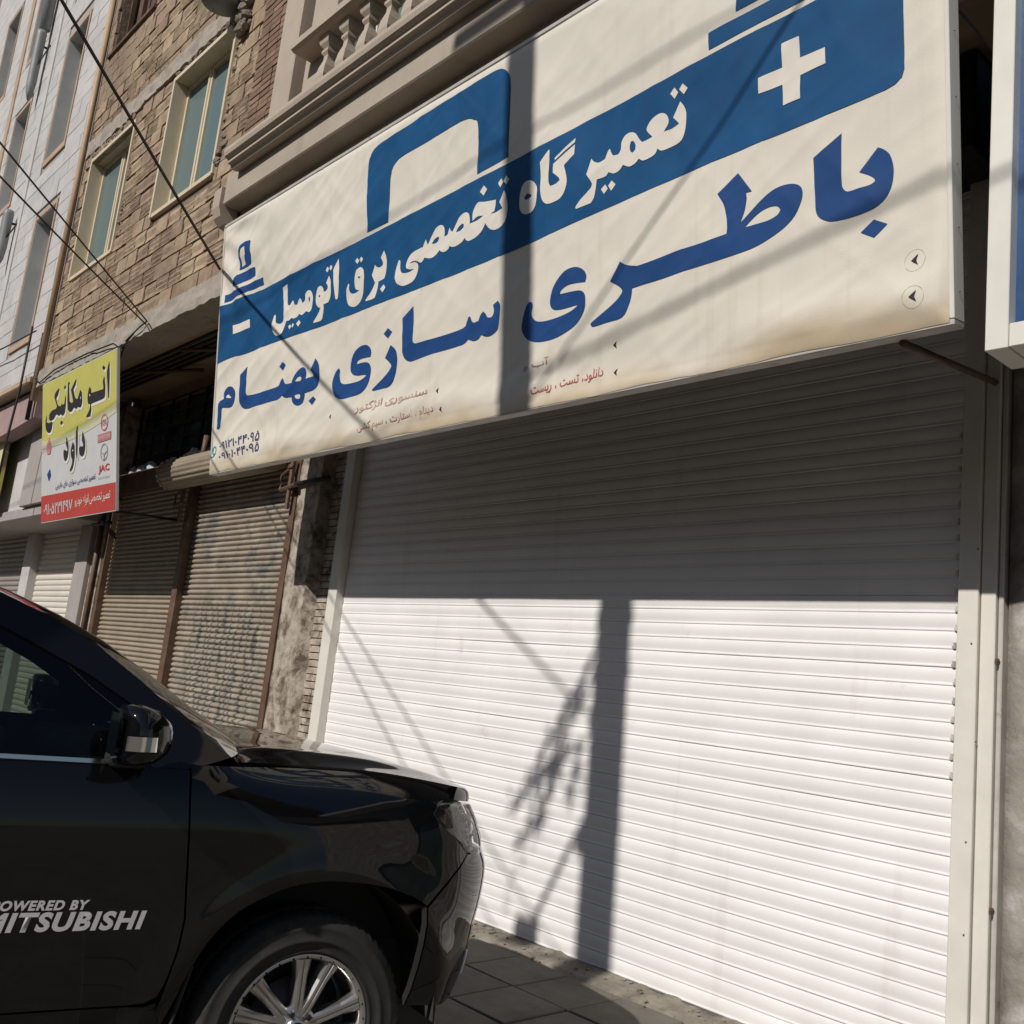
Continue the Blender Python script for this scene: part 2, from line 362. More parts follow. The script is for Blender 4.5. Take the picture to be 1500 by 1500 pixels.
# upper storey
box('ledge_slab', -8.70, XR, 3.44, 3.72, 5.80, 6.10, m_fascia, shop, 0.012)
wall_holes('wall', -8.68, XR, 4.90, 5.82, 3.62, 0.25, [], m_fascia, shop)
extrude_x('cornice', [(3.62, 6.098), (3.40, 6.035), (3.36, 6.035), (3.345, 6.065), (3.31, 6.075), (3.31, 6.105), (3.27, 6.125), (3.26, 6.16), (3.262, 6.195), (3.30, 6.205), (3.62, 6.225)], -8.42, XR, m_stone, shop)
extrude_x('corbel', [(3.60, 5.62), (3.50, 5.64), (3.44, 5.70), (3.41, 5.79), (3.41, 5.98), (3.60, 6.03)], -8.86, -8.705, m_stone, shop)
wall_holes('wall', -8.72, XR, 6.20, 9.6, 3.70, 0.30, [(-7.14, -5.2, 6.22, 8.9), (-4.6, -2.6, 6.22, 8.9)], m_stone, shop)
# dark brick pilaster: bricks laid one by one
brick_me = []
for k in range(4):
    bm = bmesh.new(); abox(bm, -0.101, 0.101, -0.05, 0.05, -0.026, 0.026, 0.002); bmesh.ops.recalc_face_normals(bm, faces=bm.faces[:]); brick_me.append(bm_mesh('brick', bm, m_dbrick))
box('pilaster_core', -8.72, -8.10, 3.60, 3.72, 6.22, 9.4, m_mortar, shop)
for r in range(30):
    for c in range(3):
        x = -8.61 + 0.207 * c; link('brick', random.choice(brick_me), shop, (x, 3.585 + random.uniform(-0.004, 0.004), 6.255 + r * 0.0655))
box('column', -8.05, -7.70, 3.46, 3.72, 6.215, 9.4, m_stone, shop, 0.01)
box('column_base', -8.09, -7.66, 3.42, 3.72, 6.215, 6.33, m_stone, shop, 0.012)
box('column', -7.58, -7.16, 3.52, 3.74, 6.215, 9.4, m_stone, shop, 0.01)
extrude_x('handrail', [(3.34, 6.79), (3.31, 6.81), (3.31, 6.85), (3.34, 6.88), (3.34, 6.92), (3.58, 6.92), (3.58, 6.88), (3.61, 6.85), (3.61, 6.81), (3.58, 6.79)], -7.46, XR - 0.02, m_stone, shop)
# balusters: square vase section
bm = bmesh.new(); prof = [(0.075, 0), (0.075, 0.06), (0.045, 0.085), (0.06, 0.15), (0.068, 0.20), (0.055, 0.29), (0.034, 0.36), (0.032, 0.40), (0.05, 0.425), (0.05, 0.45), (0.036, 0.465), (0.065, 0.50), (0.078, 0.545), (0.078, 0.572)]
rings = []
for h, z in prof: rings.append([bm.verts.new((sx * h, sy * h, z)) for sx, sy in ((-1, -1), (1, -1), (1, 1), (-1, 1))])
for a, b in zip(rings, rings[1:]):
    for k in range(4): bm.faces.new((a[k], a[(k + 1) % 4], b[(k + 1) % 4], b[k]))
bal = bm_mesh('baluster', bm, m_stone)
for k in range(16): link('baluster', bal, shop, (-7.02 + 0.31 * k, 3.46, 6.222))
for a, b in ((-7.14, -5.2), (-4.6, -2.6)):
    w = box('window', a, b, 3.93, 3.95, 6.23, 8.89, m_winglass, shop)
    for x in (a + 0.05, (a + b) / 2, b - 0.05): box('frame', x - 0.04, x + 0.04, 3.88, 3.93, 6.24, 8.88, m_signwhite, w)
box('room', -8.6, XR, 4.0, 4.3, 6.23, 9.4, m_dark, shop)
box('roof_slab', -8.75, XR, 3.4, 9.0, 9.41, 9.7, m_beam, shop)
# recess above and behind the banner
box('soffit', -8.68, XR, 3.88, 5.2, 4.96, 5.10, m_soffit, shop)
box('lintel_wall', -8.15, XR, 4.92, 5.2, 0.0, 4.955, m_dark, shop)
box('shutter_box', -7.95, -2.02, 4.40, 4.90, 4.42, 4.95, m_black, shop, 0.01)
# pier left of the white shutter, plaster over brick
bm = bmesh.new(); nz_, nxp = 90, 12
def pier_y(x, z): return 4.66 + 0.016 * noise.noise(Vector((x * 5, 0, z * 2.2))) + 0.010 * noise.noise(Vector((x * 19, 4, z * 13)))
g = [[bm.verts.new((-8.66 + 0.40 * i / nxp + 0.010 * noise.noise(Vector((i, 2, k * 0.35))), pier_y(-8.66 + 0.4 * i / nxp, 4.95 * k / nz_), 4.95 * k / nz_)) for k in range(nz_ + 1)] for i in range(nxp + 1)]
for i in range(nxp):
    for k in range(nz_): bm.faces.new((g[i][k], g[i + 1][k], g[i + 1][k + 1], g[i][k + 1]))
for e, x in ((g[0], 0), (g[-1], 1)):
    bk = [bm.verts.new((v.co.x, 5.1, v.co.z)) for v in e]
    for k in range(nz_): bm.faces.new((e[k], e[k + 1], bk[k + 1], bk[k]))
link('pier', bm_mesh('pier', bm, m_plaster, True), shop)
box('pier_back', -8.28, -7.90, 4.86, 5.15, 0.0, 4.95, m_mortar, shop)
bm = bmesh.new(); abox(bm, -0.10, 0.10, -0.04, 0.04, -0.028, 0.028, 0.003); bmesh.ops.recalc_face_normals(bm, faces=bm.faces[:]); pb = bm_mesh('brick', bm, m_plaster)
for r in range(70):
    for c in range(2): link('brick', pb, shop, (-8.19 + 0.205 * c + (0.03 if r % 2 else -0.03), 4.838 + random.uniform(-0.006, 0.006), 0.06 + r * 0.066))

# ------------------------------------------------------------------ white roller shutter
sh = empty('roller_shutter', (-5.0, 4.8, 0), 0, 'wide white slatted roller shutter behind the black car', 'shutter', 'roller shutters along the street')
PITCH = 0.0875
prof = [(-0.0005, 0.0), (-0.0042, 0.0012), (-0.0056, 0.005), (-0.0053, 0.0095), (-0.0032, 0.0125), (-0.0038, 0.020), (-0.0065, 0.036), (-0.0080, 0.052), (-0.0074, 0.068), (-0.0050, 0.080), (-0.0022, 0.0872)]
v = []; f = []; nxs = 24
for i in range(nxs + 1):
    for y, z in prof: v.append((-2.79 + 5.58 * i / nxs, y, z))
n = len(prof)
for i in range(nxs):
    for k in range(n - 1): f.append((i * n + k, i * n + k + 1, (i + 1) * n + k + 1, (i + 1) * n + k))
slats = []
for q in range(4):
    vv = [(x, y + 0.0022 * noise.noise(Vector((x * 0.9, q * 5.0, 0))) + 0.0012 * noise.noise(Vector((x * 3.1, q * 9.0, z * 12))), z + 0.0012 * noise.noise(Vector((x * 0.7, q * 3.0, 7)))) for x, y, z in v]
    me = raw('slat', vv, f, m_shutter, True); slats.append(me)
bm = bmesh.new(); abox(bm, -0.005, 0.006, -0.009, 0.006, 0.0, 0.030); abox(bm, -0.010, 0.002, -0.010, 0.0, 0.004, 0.014); clip = bm_mesh('end_clip', bm, m_alu)
for k in range(51):
    z = 0.012 + k * PITCH
    link('slat', slats[(k * 7 + k // 3) % 4], sh, (0.01 + random.uniform(-0.004, 0.0), random.uniform(-0.0015, 0.0015), z), (random.uniform(-0.02, 0.02), 0, 0))
    if 15 < k < 36: link('end_clip', clip, sh, (2.785 + random.uniform(-0.004, 0.004), -0.008, z + 0.004 + random.uniform(-0.003, 0.003)), (0, 0, random.uniform(-0.4, 0.4)))
bm = bmesh.new(); abox(bm, -2.78, 2.78, -0.02, 0.01, -0.012, 0.013); link('bottom_rail', bm_mesh('bottom_rail', bm, m_clip), sh)
# guide rails
def rail(name, x0, x1, y0, par, mat, ox, z1=4.42):
    bm = bmesh.new(); abox(bm, x0 - ox, x1 - ox, y0 - 4.8, 0.06, 0.0, z1); bmesh.ops.recalc_face_normals(bm, faces=bm.faces[:]); bevel(bm, 0.004); return link(name, bm_mesh(name, bm, mat), par)
rail('guide_rail', -7.93, -7.785, 4.71, sh, m_frame, -5.0)
rail('guide_rail', -2.182, -2.085, 4.725, sh, m_frame, -5.0)
rail('frame_strip', -2.081, -2.012, 4.745, sh, m_frame, -5.0)
rail('edge_angle', -2.008, -1.985, 4.765, sh, m_alu, -5.0)
bm = bmesh.new(); bmesh.ops.create_uvsphere(bm, u_segments=8, v_segments=5, radius=0.0045); scr = bm_mesh('screw', bm, m_clip)
for z in (0.35, 0.75, 1.15, 1.6, 2.05, 2.5): link('screw', scr, sh, (2.90 + random.uniform(-0.03, 0.03), -0.078, z))
# bolts of the neighbour's angle iron
bm = bmesh.new(); bmesh.ops.create_icosphere(bm, subdivisions=1, radius=0.011); abox(bm, -0.005, 0.005, -0.02, 0.0, -0.02, -0.004); blt = bm_mesh('bolt', bm, m_rust)
for z in (0.88, 1.98): link('bolt', blt, sh, (3.0, -0.05, z))
# white cap stone at the frame's foot
cp = lathe('kerb_stone', [(0.0, 0.0), (0.10, 0.0), (0.11, 0.75), (0.105, 0.86), (0.085, 0.92), (0.05, 0.955), (0.0, 0.965)], m_frame, None, 20, 'Z', (-7.92, 4.52, -0.01)); tag(cp, 'white rounded stone bollard at the left foot of the white shutter', 'bollard')

# ================================================================== brick building (clay blocks)
bb = empty('brick_building', (0, 0, 0), 0, 'unplastered clay block building with cream framed windows above brown shutters', 'building')
BX0, BX1 = -14.30, -8.74
WINS = [(-11.12, -9.48, 6.48, 8.22), (-13.92, -12.32, 6.40, 8.16), (-14.1, -12.45, 9.88, 11.6), (-11.2, -9.5, 9.88, 11.6)]
wall_holes('wall', BX0, BX1, 5.15, 12.2, 3.635, 0.30, WINS, m_mortar, bb)
def block_mesh(kind):
    """clay block: plain face, or a face with combed ridges"""
    bm = bmesh.new(); nzr = (2, 7, 4)[kind]; jt = lambda a: random.uniform(-a, a)
    cols = [-0.5, -0.17 + jt(0.05), 0.17 + jt(0.05), 0.5]; fr = []
    for x in cols:
        fr.append([bm.verts.new((x + (jt(0.012)), -0.5 + (0.26 * (k % 2) if kind else 0) + jt(0.06), -0.5 + k / (nzr - 1) + jt(0.014))) for k in range(nzr)])
    bk = [[bm.verts.new((x, 0.5, -0.5 + k / (nzr - 1))) for k in (0, nzr - 1)] for x in (cols[0], cols[-1])]
    for a, b in zip(fr, fr[1:]):
        for k in range(nzr - 1): bm.faces.new((a[k], b[k], b[k + 1], a[k + 1]))
    bm.faces.new([fr[i][0] for i in (3, 2, 1, 0)] + [bk[0][0], bk[1][0]]); bm.faces.new([fr[i][-1] for i in (0, 1, 2, 3)] + [bk[1][1], bk[0][1]])
    bm.faces.new(fr[0][::1] + [bk[0][1], bk[0][0]]); bm.faces.new(fr[3][::-1] + [bk[1][0], bk[1][1]])
    return bm_mesh('block', bm, m_block)
blocks = [block_mesh(k % 3) for k in range(12)]; nblk = 0; rest = bmesh.new()
BH, BW = 0.195, 0.325; r = 0; z = 5.19
while z < 11.3:
    x = BX0 + 0.02 - (BW / 2 if r % 2 else 0) + random.uniform(-0.03, 0.03)
    while x < BX1:
        a, b = max(x, BX0), min(x + BW, BX1)
        segs = [(a, b)]
        if 8.32 < z + BH / 2 < 8.60: segs = []
        for w in WINS:
            if w[2] - 0.03 < z + BH / 2 < w[3] + 0.03:
                ns = []
                for p, q in segs:
                    if q <= w[0] or p >= w[1]: ns.append((p, q))
                    else:
                        if p < w[0]: ns.append((p, w[0]))
                        if q > w[1]: ns.append((w[1], q))
                segs = ns
        for p, q in segs:
            if q - p < 0.06: continue
            if z > 10.0 or nblk >= 300 or (p < -13.0 and z > 9.0):
                abox(rest, p + 0.006, q - 0.006, 3.598, 3.65, z + 0.006, z + BH - 0.006, 0.004); continue
            nblk += 1
            link('block', random.choice(blocks), bb, ((p + q) / 2, 3.622 + random.uniform(-0.006, 0.006), z + BH / 2), (random.uniform(-0.010, 0.010), random.uniform(-0.005, 0.005), random.uniform(-0.008, 0.008)), (q - p - 0.013, 0.05, BH - 0.014))
        x += BW
    z += BH; r += 1
tag(link('upper_blocks', bm_mesh('upper_blocks', rest, m_block), bb), kind='stuff')
# crumbling floor-line band and beam: displaced strips
def rough_strip(name, x0, x1, y0, y1, z0, z1, mat, amp, par, seed=0):
    bm = bmesh.new(); nx = int((x1 - x0) / 0.05); P = [(y1, z0), (y0, z0), (y0, (2 * z0 + z1) / 3), (y0, (z0 + 2 * z1) / 3), (y0, z1), (y1, z1)]
    rows = []
    for i in range(nx + 1):
        x = x0 + (x1 - x0) * i / nx; row = []
        for k, (y, z) in enumerate(P):
            d = noise.noise(Vector((x * 3.1, k * 2.3 + seed, seed))) * amp + noise.noise(Vector((x * 11, k * 5.0, seed + 9))) * amp * 0.6
            e = noise.noise(Vector((x * 7.3, k * 3.0, seed + 4))) * amp
            row.append(bm.verts.new((x, y + (d if k not in (0, 5) else 0), z + (e if k not in (0, 5) else 0))))
        rows.append(row)
    for a, b in zip(rows, rows[1:]):
        for k in range(len(P) - 1): bm.faces.new((a[k], a[k + 1], b[k + 1], b[k]))
    bm.faces.new(rows[0]); bm.faces.new(rows[-1][::-1])
    return link(name, bm_mesh(name, bm, mat), par)
rough_strip('plaster_band', BX0, -9.2, 3.585, 3.66, 8.33, 8.57, m_beam, 0.030, bb, 2)
rough_strip('concrete_beam', BX0, -8.20, 3.54, 3.90, 4.92, 5.16, m_beam, 0.020, bb, 5)
# mortar crumbs around the windows
bm = bmesh.new()
def crumbs(x0, x1, z0, z1, n, s0=0.02, s1=0.06):
    for k in range(n):
        s = random.uniform(s0, s1)
        bmesh.ops.create_icosphere(bm, subdivisions=1, radius=s, matrix=Matrix.Translation((random.uniform(x0, x1), 3.60 + random.uniform(-0.01, 0.02), random.uniform(z0, z1))) @ Matrix.Diagonal((1.3, 0.5, 0.9, 1)))
crumbs(-9.46, -9.32, 6.55, 6.95, 18); crumbs(-9.45, -9.38, 6.9, 8.1, 26, 0.012, 0.03); crumbs(-12.30, -12.24, 6.5, 8.1, 22, 0.012, 0.03); crumbs(-13.9, -12.4, 8.20, 8.30, 30, 0.02, 0.05); crumbs(-11.2, -9.6, 8.26, 8.34, 24, 0.02, 0.05); crumbs(-14.2, -13.95, 8.1, 8.4, 12)
for w in bm.verts: w.co += Vector((random.uniform(-0.01, 0.01), random.uniform(-0.01, 0.01), random.uniform(-0.01, 0.01)))
tag(link('mortar_crumbs', bm_mesh('mortar_crumbs', bm, m_foam), bb), kind='stuff')
# windows: cream lined reveals, frames and panes
def cream_window(x0, x1, z0, z1, panes, par):
    w = empty('window', (0, 0, 0)); w.parent = par
    t = 0.028
    bm = bmesh.new()
    for a in ((x0 - 0.02, x0 + t, z0 - 0.02, z1 + 0.02), (x1 - t, x1 + 0.02, z0 - 0.02, z1 + 0.02)): abox(bm, a[0], a[1], 3.575, 3.86, a[2], a[3])
    abox(bm, x0 + t, x1 - t, 3.575, 3.86, z1 - t, z1 + 0.02); abox(bm, x0 + t, x1 - t, 3.585, 3.86, z0 - 0.02, z0 + t)
    link('lining', bm_mesh('lining', bm, m_cream), w)
    a = x0 + t
    for k, fr in enumerate(panes):
        b = a + (x1 - x0 - 2 * t) * fr
        link('pane', bm_mesh('pane', (lambda q: (abox(q, a + 0.02, b - 0.02, 3.772 + 0.012 * (k % 2), 3.778 + 0.012 * (k % 2), z0 + 0.05, z1 - 0.05), q)[1])(bmesh.new()), m_winglass), w)
        bm = bmesh.new()
        for c in (a, b - 0.045): abox(bm, c, c + 0.045, 3.745 + 0.012 * (k % 2), 3.80 + 0.012 * (k % 2), z0 + t, z1 - t)
        abox(bm, a + 0.045, b - 0.045, 3.746, 3.80, z1 - t - 0.045, z1 - t); abox(bm, a + 0.045, b - 0.045, 3.746, 3.80, z0 + t, z0 + t + 0.045)
        link('sash', bm_mesh('sash', bm, m_cream), w); a = b
    return w
cream_window(*WINS[0], (0.40, 0.40, 0.20), bb); cream_window(*WINS[1], (0.5, 0.5), bb)
for wv in WINS[2:]:
    w = empty('window'); w.parent = bb
    box('curtain', wv[0], wv[1], 3.84, 3.86, wv[2], wv[3], m_curtain, w)
    box('sill', wv[0] - 0.04, wv[1] + 0.04, 3.56, 3.82, wv[2] - 0.05, wv[2] - 0.002, m_rust, w)
    for x in (wv[0] + 0.02, wv[0] + 0.55, wv[0] + 1.1, wv[1] - 0.02): box('mullion', x - 0.02, x + 0.02, 3.74, 3.80, wv[2], wv[3], m_rust, w)
box('room', BX0 + 0.05, BX1 - 0.05, 4.0, 4.1, 5.3, 12.0, m_dark, bb)
# brown downpipe at the party line, thin cable beside it
tube('drain_pipe', [(-14.36, 3.555, 4.75), (-14.36, 3.555, 12.4)], 0.045, m_pvc, bb, 10)
tube('conduit', [(-14.50, 3.56, 4.5), (-14.50, 3.56, 5.75)], 0.03, m_black, bb, 8)
# soffit of the overhang with ribs
sf = link('soffit', raw('soffit', [(BX0 - 0.12, 3.88, 4.95), (-8.70, 3.88, 4.95), (-8.70, 5.0, 5.12), (BX0 - 0.12, 5.0, 5.12)], [(0, 1, 2, 3)], m_soffit), bb)
for k in range(5):
    y = 4.02 + 0.10 * k; bm = bmesh.new(); abox(bm, BX0 + 0.05, -8.72, y, y + 0.028, 4.915 + (y - 3.88) * 0.152, 4.975 + (y - 3.88) * 0.152); link('rib', bm_mesh('rib', bm, m_dark), sf)
for x0, x1 in ((-12.2, -11.4), (-10.7, -9.95)): tube('bracket', [(x0, 4.05, 4.93), (x1, 4.62, 4.99)], 0.025, m_rust, sf, 6)
# recessed ground floor
wall_holes('back_wall', BX0, -8.66, 0.0, 5.16, 4.92, 0.25, [(-13.95, -11.3, 3.98, 4.92)], m_soffit, bb)
box('dark_room', -14.25, -11.0, 5.02, 5.12, 3.7, 5.1, m_bglass, bb)
box('lintel', -13.9, -8.72, 4.70, 4.92, 3.62, 3.92, m_rust, bb, 0.01)
tw = empty('transom_window'); tw.parent = bb
pane_me = raw('pane', [(-0.26, 0, -0.09), (0.26, 0, -0.09), (0.26, 0, 0.09), (-0.26, 0, 0.09)], [(0, 1, 2, 3)], m_bglass)
for i in range(5):
    for k in range(5): link('pane', pane_me, tw, (-13.68 + 0.53 * i, 4.955 + random.uniform(-0.006, 0.006), 4.08 + 0.188 * k), (random.uniform(-0.06, 0.06), 0, random.uniform(-0.05, 0.05)))
for i in range(6): tube('bar', [(-13.95 + 0.53 * i, 4.90, 3.98), (-13.95 + 0.53 * i, 4.90, 4.92)], 0.022, m_black, tw, 6)
for k in range(6): tube('bar', [(-13.95, 4.885, 3.985 + 0.187 * k), (-11.3, 4.885, 3.985 + 0.187 * k)], 0.013, m_black, tw, 6)
bm = bmesh.new()
for k in range(44):
    x = random.uniform(-13.9, -11.35); s = random.uniform(0.04, 0.13); bmesh.ops.create_icosphere(bm, subdivisions=1, radius=s, matrix=Matrix.Translation((x, 4.82 + random.uniform(-0.03, 0.05), 3.93 + s * 0.4)) @ Matrix.Rotation(random.random() * 3, 4, 'Y') @ Matrix.Diagonal((1.2, 0.4, 0.7, 1)))
rg = link('plastic_scraps', bm_mesh('plastic_scraps', bm, M('white_plastic', (0.55, 0.60, 0.66), 0.4, var=0.2))); tag(rg, 'white and bluish plastic scraps wedged along the transom window ledge', 'scraps', kind='stuff')
# plinth under the brown shutters
rough_strip('plinth', -14.2, -8.30, 4.42, 4.95, -0.1, 0.90, m_beam, 0.05, bb, 11)
bm = bmesh.new()
for k in range(46):
    x = -11.3 + 0.066 * k + random.uniform(-0.03, 0.03); s = random.uniform(0.05, 0.11); bmesh.ops.create_icosphere(bm, subdivisions=2, radius=s, matrix=Matrix.Translation((x, 4.50 + random.uniform(-0.05, 0.08), 0.90)) @ Matrix.Diagonal((1.3, 1, 0.6, 1)))
for w in bm.verts: w.co += w.co.normalized() * 0.012 * noise.noise(w.co * 14)
tag(link('plinth_rubble', bm_mesh('plinth_rubble', bm, m_beam), bb), kind='stuff')
# pier at the left end
box('pier', -14.30, -13.98, 4.68, 5.0, 0.0, 4.95, m_plaster, bb, 0.02)
tube('drain_pipe', [(-14.02, 4.64, 0.4), (-14.02, 4.64, 3.95)], 0.035, m_rust, bb, 10)
tube('pipe', [(-14.25, 4.6, 3.22), (-13.6, 4.6, 3.22)], 0.03, m_black, bb, 8)

# ------------------------------------------------------------------ ribbed brown shutters, slat by slat
def ribbed_shutter(x0, x1, z0, z1, pitch, mat, label, yy=4.80, railmat=None, amp=0.019):
    t = empty('roller_shutter', ((x0 + x1) / 2, yy, 0), 0, label, 'shutter', 'roller shutters along the street'); w = (x1 - x0) / 2
    P = [(0.006, 0.0)] + [(-amp * math.sin(math.pi * (k / 7)) ** 0.7, pitch * (0.06 + 0.76 * k / 7)) for k in range(8)] + [(0.010, pitch * 0.87), (0.010, pitch * 0.97), (0.006, pitch)]
    v = []; f = []; n = len(P); nx = 10
    for i in range(nx + 1):
        x = -w + 2 * w * i / nx
        for y, z in P: v.append((x, y + 0.003 * noise.noise(Vector((x * 1.3, z * 3, x0))), z))
    for i in range(nx):
        for k in range(n - 1): f.append((i * n + k, i * n + k + 1, (i + 1) * n + k + 1, (i + 1) * n + k))
    me = raw('slat', v, f, mat, True); k = 0
    while z0 + k * pitch < z1:
        link('slat', me, t, (0, random.uniform(-0.002, 0.002), z0 + k * pitch), (random.uniform(-0.03, 0.03), 0, 0)); k += 1
    return t
s1 = ribbed_shutter(-13.86, -11.42, 0.90, 3.64, 0.060, m_brown, 'brown ribbed roller shutter half shaded by the yellow sign')
s2 = ribbed_shutter(-11.28, -8.80, 0.90, 3.60, 0.060, m_brown2, 'brown ribbed roller shutter with dark smeared patch right of the steel post')
def post(x0, x1, y0, y1, z0, z1, par, ox, name='guide_rail', mat=m_rust):
    bm = bmesh.new(); abox(bm, x0 - ox, x1 - ox, y0 - 4.8, y1 - 4.8, z0, z1); bmesh.ops.recalc_face_normals(bm, faces=bm.faces[:]); bevel(bm, 0.004); link(name, bm_mesh(name, bm, mat), par)
post(-11.42, -11.28, 4.70, 4.86, 0.88, 3.75, s2, -10.04); post(-8.80, -8.70, 4.66, 4.86, 0.88, 3.85, s2, -10.04); post(-13.95, -13.86, 4.70, 4.86, 0.88, 3.75, s1, -12.64)
# latch hardware on the steel posts
for x, par, ox in ((-11.34, s2, -10.04), (-8.76, s2, -10.04)):
    bm = bmesh.new(); X = x - ox
    atube(bm, [(X - 0.16, -0.20, 3.30), (X + 0.16, -0.22, 3.32)], 0.022, 6); atube(bm, [(X, -0.19, 3.1), (X + 0.02, -0.20, 3.6)], 0.026, 6); atube(bm, [(X - 0.18, -0.20, 3.30), (X - 0.18, -0.20, 3.45), (X - 0.05, -0.20, 3.50)], 0.016, 6)
    bmesh.ops.create_icosphere(bm, subdivisions=1, radius=0.04, matrix=Matrix.Translation((X + 0.01, -0.21, 3.52)))
    link('latch', bm_mesh('latch', bm, m_rust), par)
tube('crossbar', [(1.24, -0.19, 3.34), (1.95, -0.16, 3.36)], 0.022, m_black, s2, 6)
# coiled spare curtain lying on the lintel
t = empty('shutter_roll', (-10.2, 4.50, 3.66), 0, 'coiled ribbed shutter roll above the right brown shutter', 'shutter roll')
bm = bmesh.new(); N = 96; rings = []
for x in (-1.28, -1.18, 0.0, 1.20):
    rings.append([bm.verts.new((x, (0.165 + 0.014 * abs(math.sin(10 * a))) * math.cos(a), (0.165 + 0.014 * abs(math.sin(10 * a))) * math.sin(a))) for a in [2 * math.pi * k / N for k in range(N)]])
for a, b in zip(rings, rings[1:]):
    for k in range(N): bm.faces.new((a[k], a[(k + 1) % N], b[(k + 1) % N], b[k]))
bm.faces.new(rings[0][::-1]); bm.faces.new(rings[-1]); link('coil', bm_mesh('coil', bm, m_brown, True), t)
bm = bmesh.new(); rings = []
for x in (-1.36, -1.30): rings.append([bm.verts.new((x, (0.16 + 0.018 * abs(math.sin(8 * a))) * math.cos(a), (0.16 + 0.018 * abs(math.sin(8 * a))) * math.sin(a))) for a in [2 * math.pi * k / N for k in range(N)]])
for k in range(N): bm.faces.new((rings[0][k], rings[0][(k + 1) % N], rings[1][(k + 1) % N], rings[1][k]))
bm.faces.new(rings[0][::-1]); bm.faces.new(rings[1]); link('end_wheel', bm_mesh('end_wheel', bm, m_brown), t)
tube('axle', [(-1.4, 0, 0), (1.3, 0, 0)], 0.03, m_black, t, 8)
tube('hanger', [(-0.62, 0.05, 0.1), (-0.62, 0.06, 0.42)], 0.035, m_rust, t, 6)

# ================================================================== white stone building
wb = empty('stone_building', (0, 0, 0), 0, 'white stone clad building with orange window trims at the far left', 'building')
WX0, WX1 = -44.0, -14.42
WW = [(-16.72, -15.72, 9.15, 11.35), (-16.42, -15.42, 5.92, 8.02), (-19.55, -18.60, 9.05, 11.0), (-19.4, -18.5, 5.9, 8.0), (-19.6, -18.6, 12.2, 14.2), (-16.8, -15.75, 12.4, 14.4), (-22.2, -21.2, 9.0, 11.0), (-24.9, -23.9, 9.0, 11.0), (-22.2, -21.2, 12.2, 14.2), (-24.9, -23.9, 12.2, 14.2), (-28.0, -26.8, 12.2, 14.2), (-28.0, -26.8, 15.5, 17.5), (-24.9, -23.9, 15.5, 17.5)]
wall_holes('wall', WX0, WX1, 4.95, 19.0, 3.62, 0.35, WW, m_wjoint, wb)
tile_me = []
for k in range(4):
    bm = bmesh.new(); abox(bm, -0.5, 0.5, -0.5, 0.5, -0.5, 0.5); tile_me.append(bm_mesh('tile', bm, m_wstone))
TH, TW = 0.245, 0.72; z = 5.0; r = 0; cnt = 0; fars = bmesh.new()
while z < 18.7:
    x = WX1 - 0.05
    x += (TW * 0.5 if r % 2 else 0)
    while x > WX0:
        a, b = max(x - TW, WX0), min(x, WX1 - 0.05)
        segs = [(a, b)]
        for w in WW:
            if w[2] - TH * 0.5 - 0.06 < z + TH / 2 < w[3] + TH * 0.5 + 0.06:
                ns = []
                for p, q in segs:
                    if q <= w[0] - 0.1 or p >= w[1] + 0.1: ns.append((p, q))
                    else:
                        if p < w[0] - 0.1: ns.append((p, w[0] - 0.1))
                        if q > w[1] + 0.1: ns.append((w[1] + 0.1, q))
                segs = ns
        for p, q in segs:
            if q - p < 0.05: continue
            if x > -20.2 and z < 12.6 and cnt < 290:
                cnt += 1; link('tile', random.choice(tile_me), wb, ((p + q) / 2, 3.612 + random.uniform(-0.003, 0.003), z + TH / 2), (random.uniform(-0.006, 0.006), 0, random.uniform(-0.004, 0.004)), (q - p - 0.008, 0.03, TH - 0.008))
            else: abox(fars, p + 0.004, q - 0.004, 3.598, 3.625, z + 0.004, z + TH - 0.004)
        x -= TW
    z += TH; r += 1
tag(link('far_tiles', bm_mesh('far_tiles', fars, m_wstone), wb), kind='stuff')
for a, b, c, d in WW:
    w = empty('window'); w.parent = wb
    bm = bmesh.new(); abox(bm, a - 0.06, a, 3.590, 3.66, c - 0.1, d + 0.06); abox(bm, b, b + 0.06, 3.590, 3.66, c - 0.1, d + 0.06); abox(bm, a, b, 3.590, 3.66, c - 0.1, c); abox(bm, a, b, 3.590, 3.66, d, d + 0.06)
    link('trim', bm_mesh('trim', bm, m_orange), w)
    bm = bmesh.new(); abox(bm, a, a + 0.012, 3.60, 3.93, c + 0.012, d - 0.012); abox(bm, b - 0.012, b, 3.60, 3.93, c + 0.012, d - 0.012); abox(bm, a, b, 3.60, 3.93, d - 0.012, d); abox(bm, a, b, 3.60, 3.93, c, c + 0.012)
    link('reveal', bm_mesh('reveal', bm, m_wstone), w)
    link('pane', raw('pane', [(a, 3.90, c), (b, 3.90, c), (b, 3.90, d), (a, 3.90, d)], [(0, 1, 2, 3)], m_winglass), w)
    for x in (a + 0.03, (a + b) / 2, b - 0.03): box('frame', x - 0.025, x + 0.025, 3.85, 3.895, c + 0.01, d - 0.01, m_signwhite, w)
    box('frame', a + 0.01, b - 0.01, 3.845, 3.89, (c + 2 * d) / 3 - 0.025, (c + 2 * d) / 3 + 0.025, m_signwhite, w)
    for x in (a + 0.2, a + 0.32, a + 0.66, a + 0.8): tube('bar', [(x, 3.80, c), (x, 3.80, c + (d - c) * 0.45)], 0.012, m_signwhite, w, 5)
box('room', WX0 + 0.1, WX1 - 0.1, 4.3, 4.4, 5.0, 18.9, m_dark, wb)
for x, z0, z1, wd in ((-17.55, 4.95, 18.9, 0.10), (-20.1, 4.95, 18.9, 0.12)): box('pilaster_strip', x - wd, x + wd, 3.575, 3.62, z0, z1, m_orange if x < -18 else m_wstone, wb)
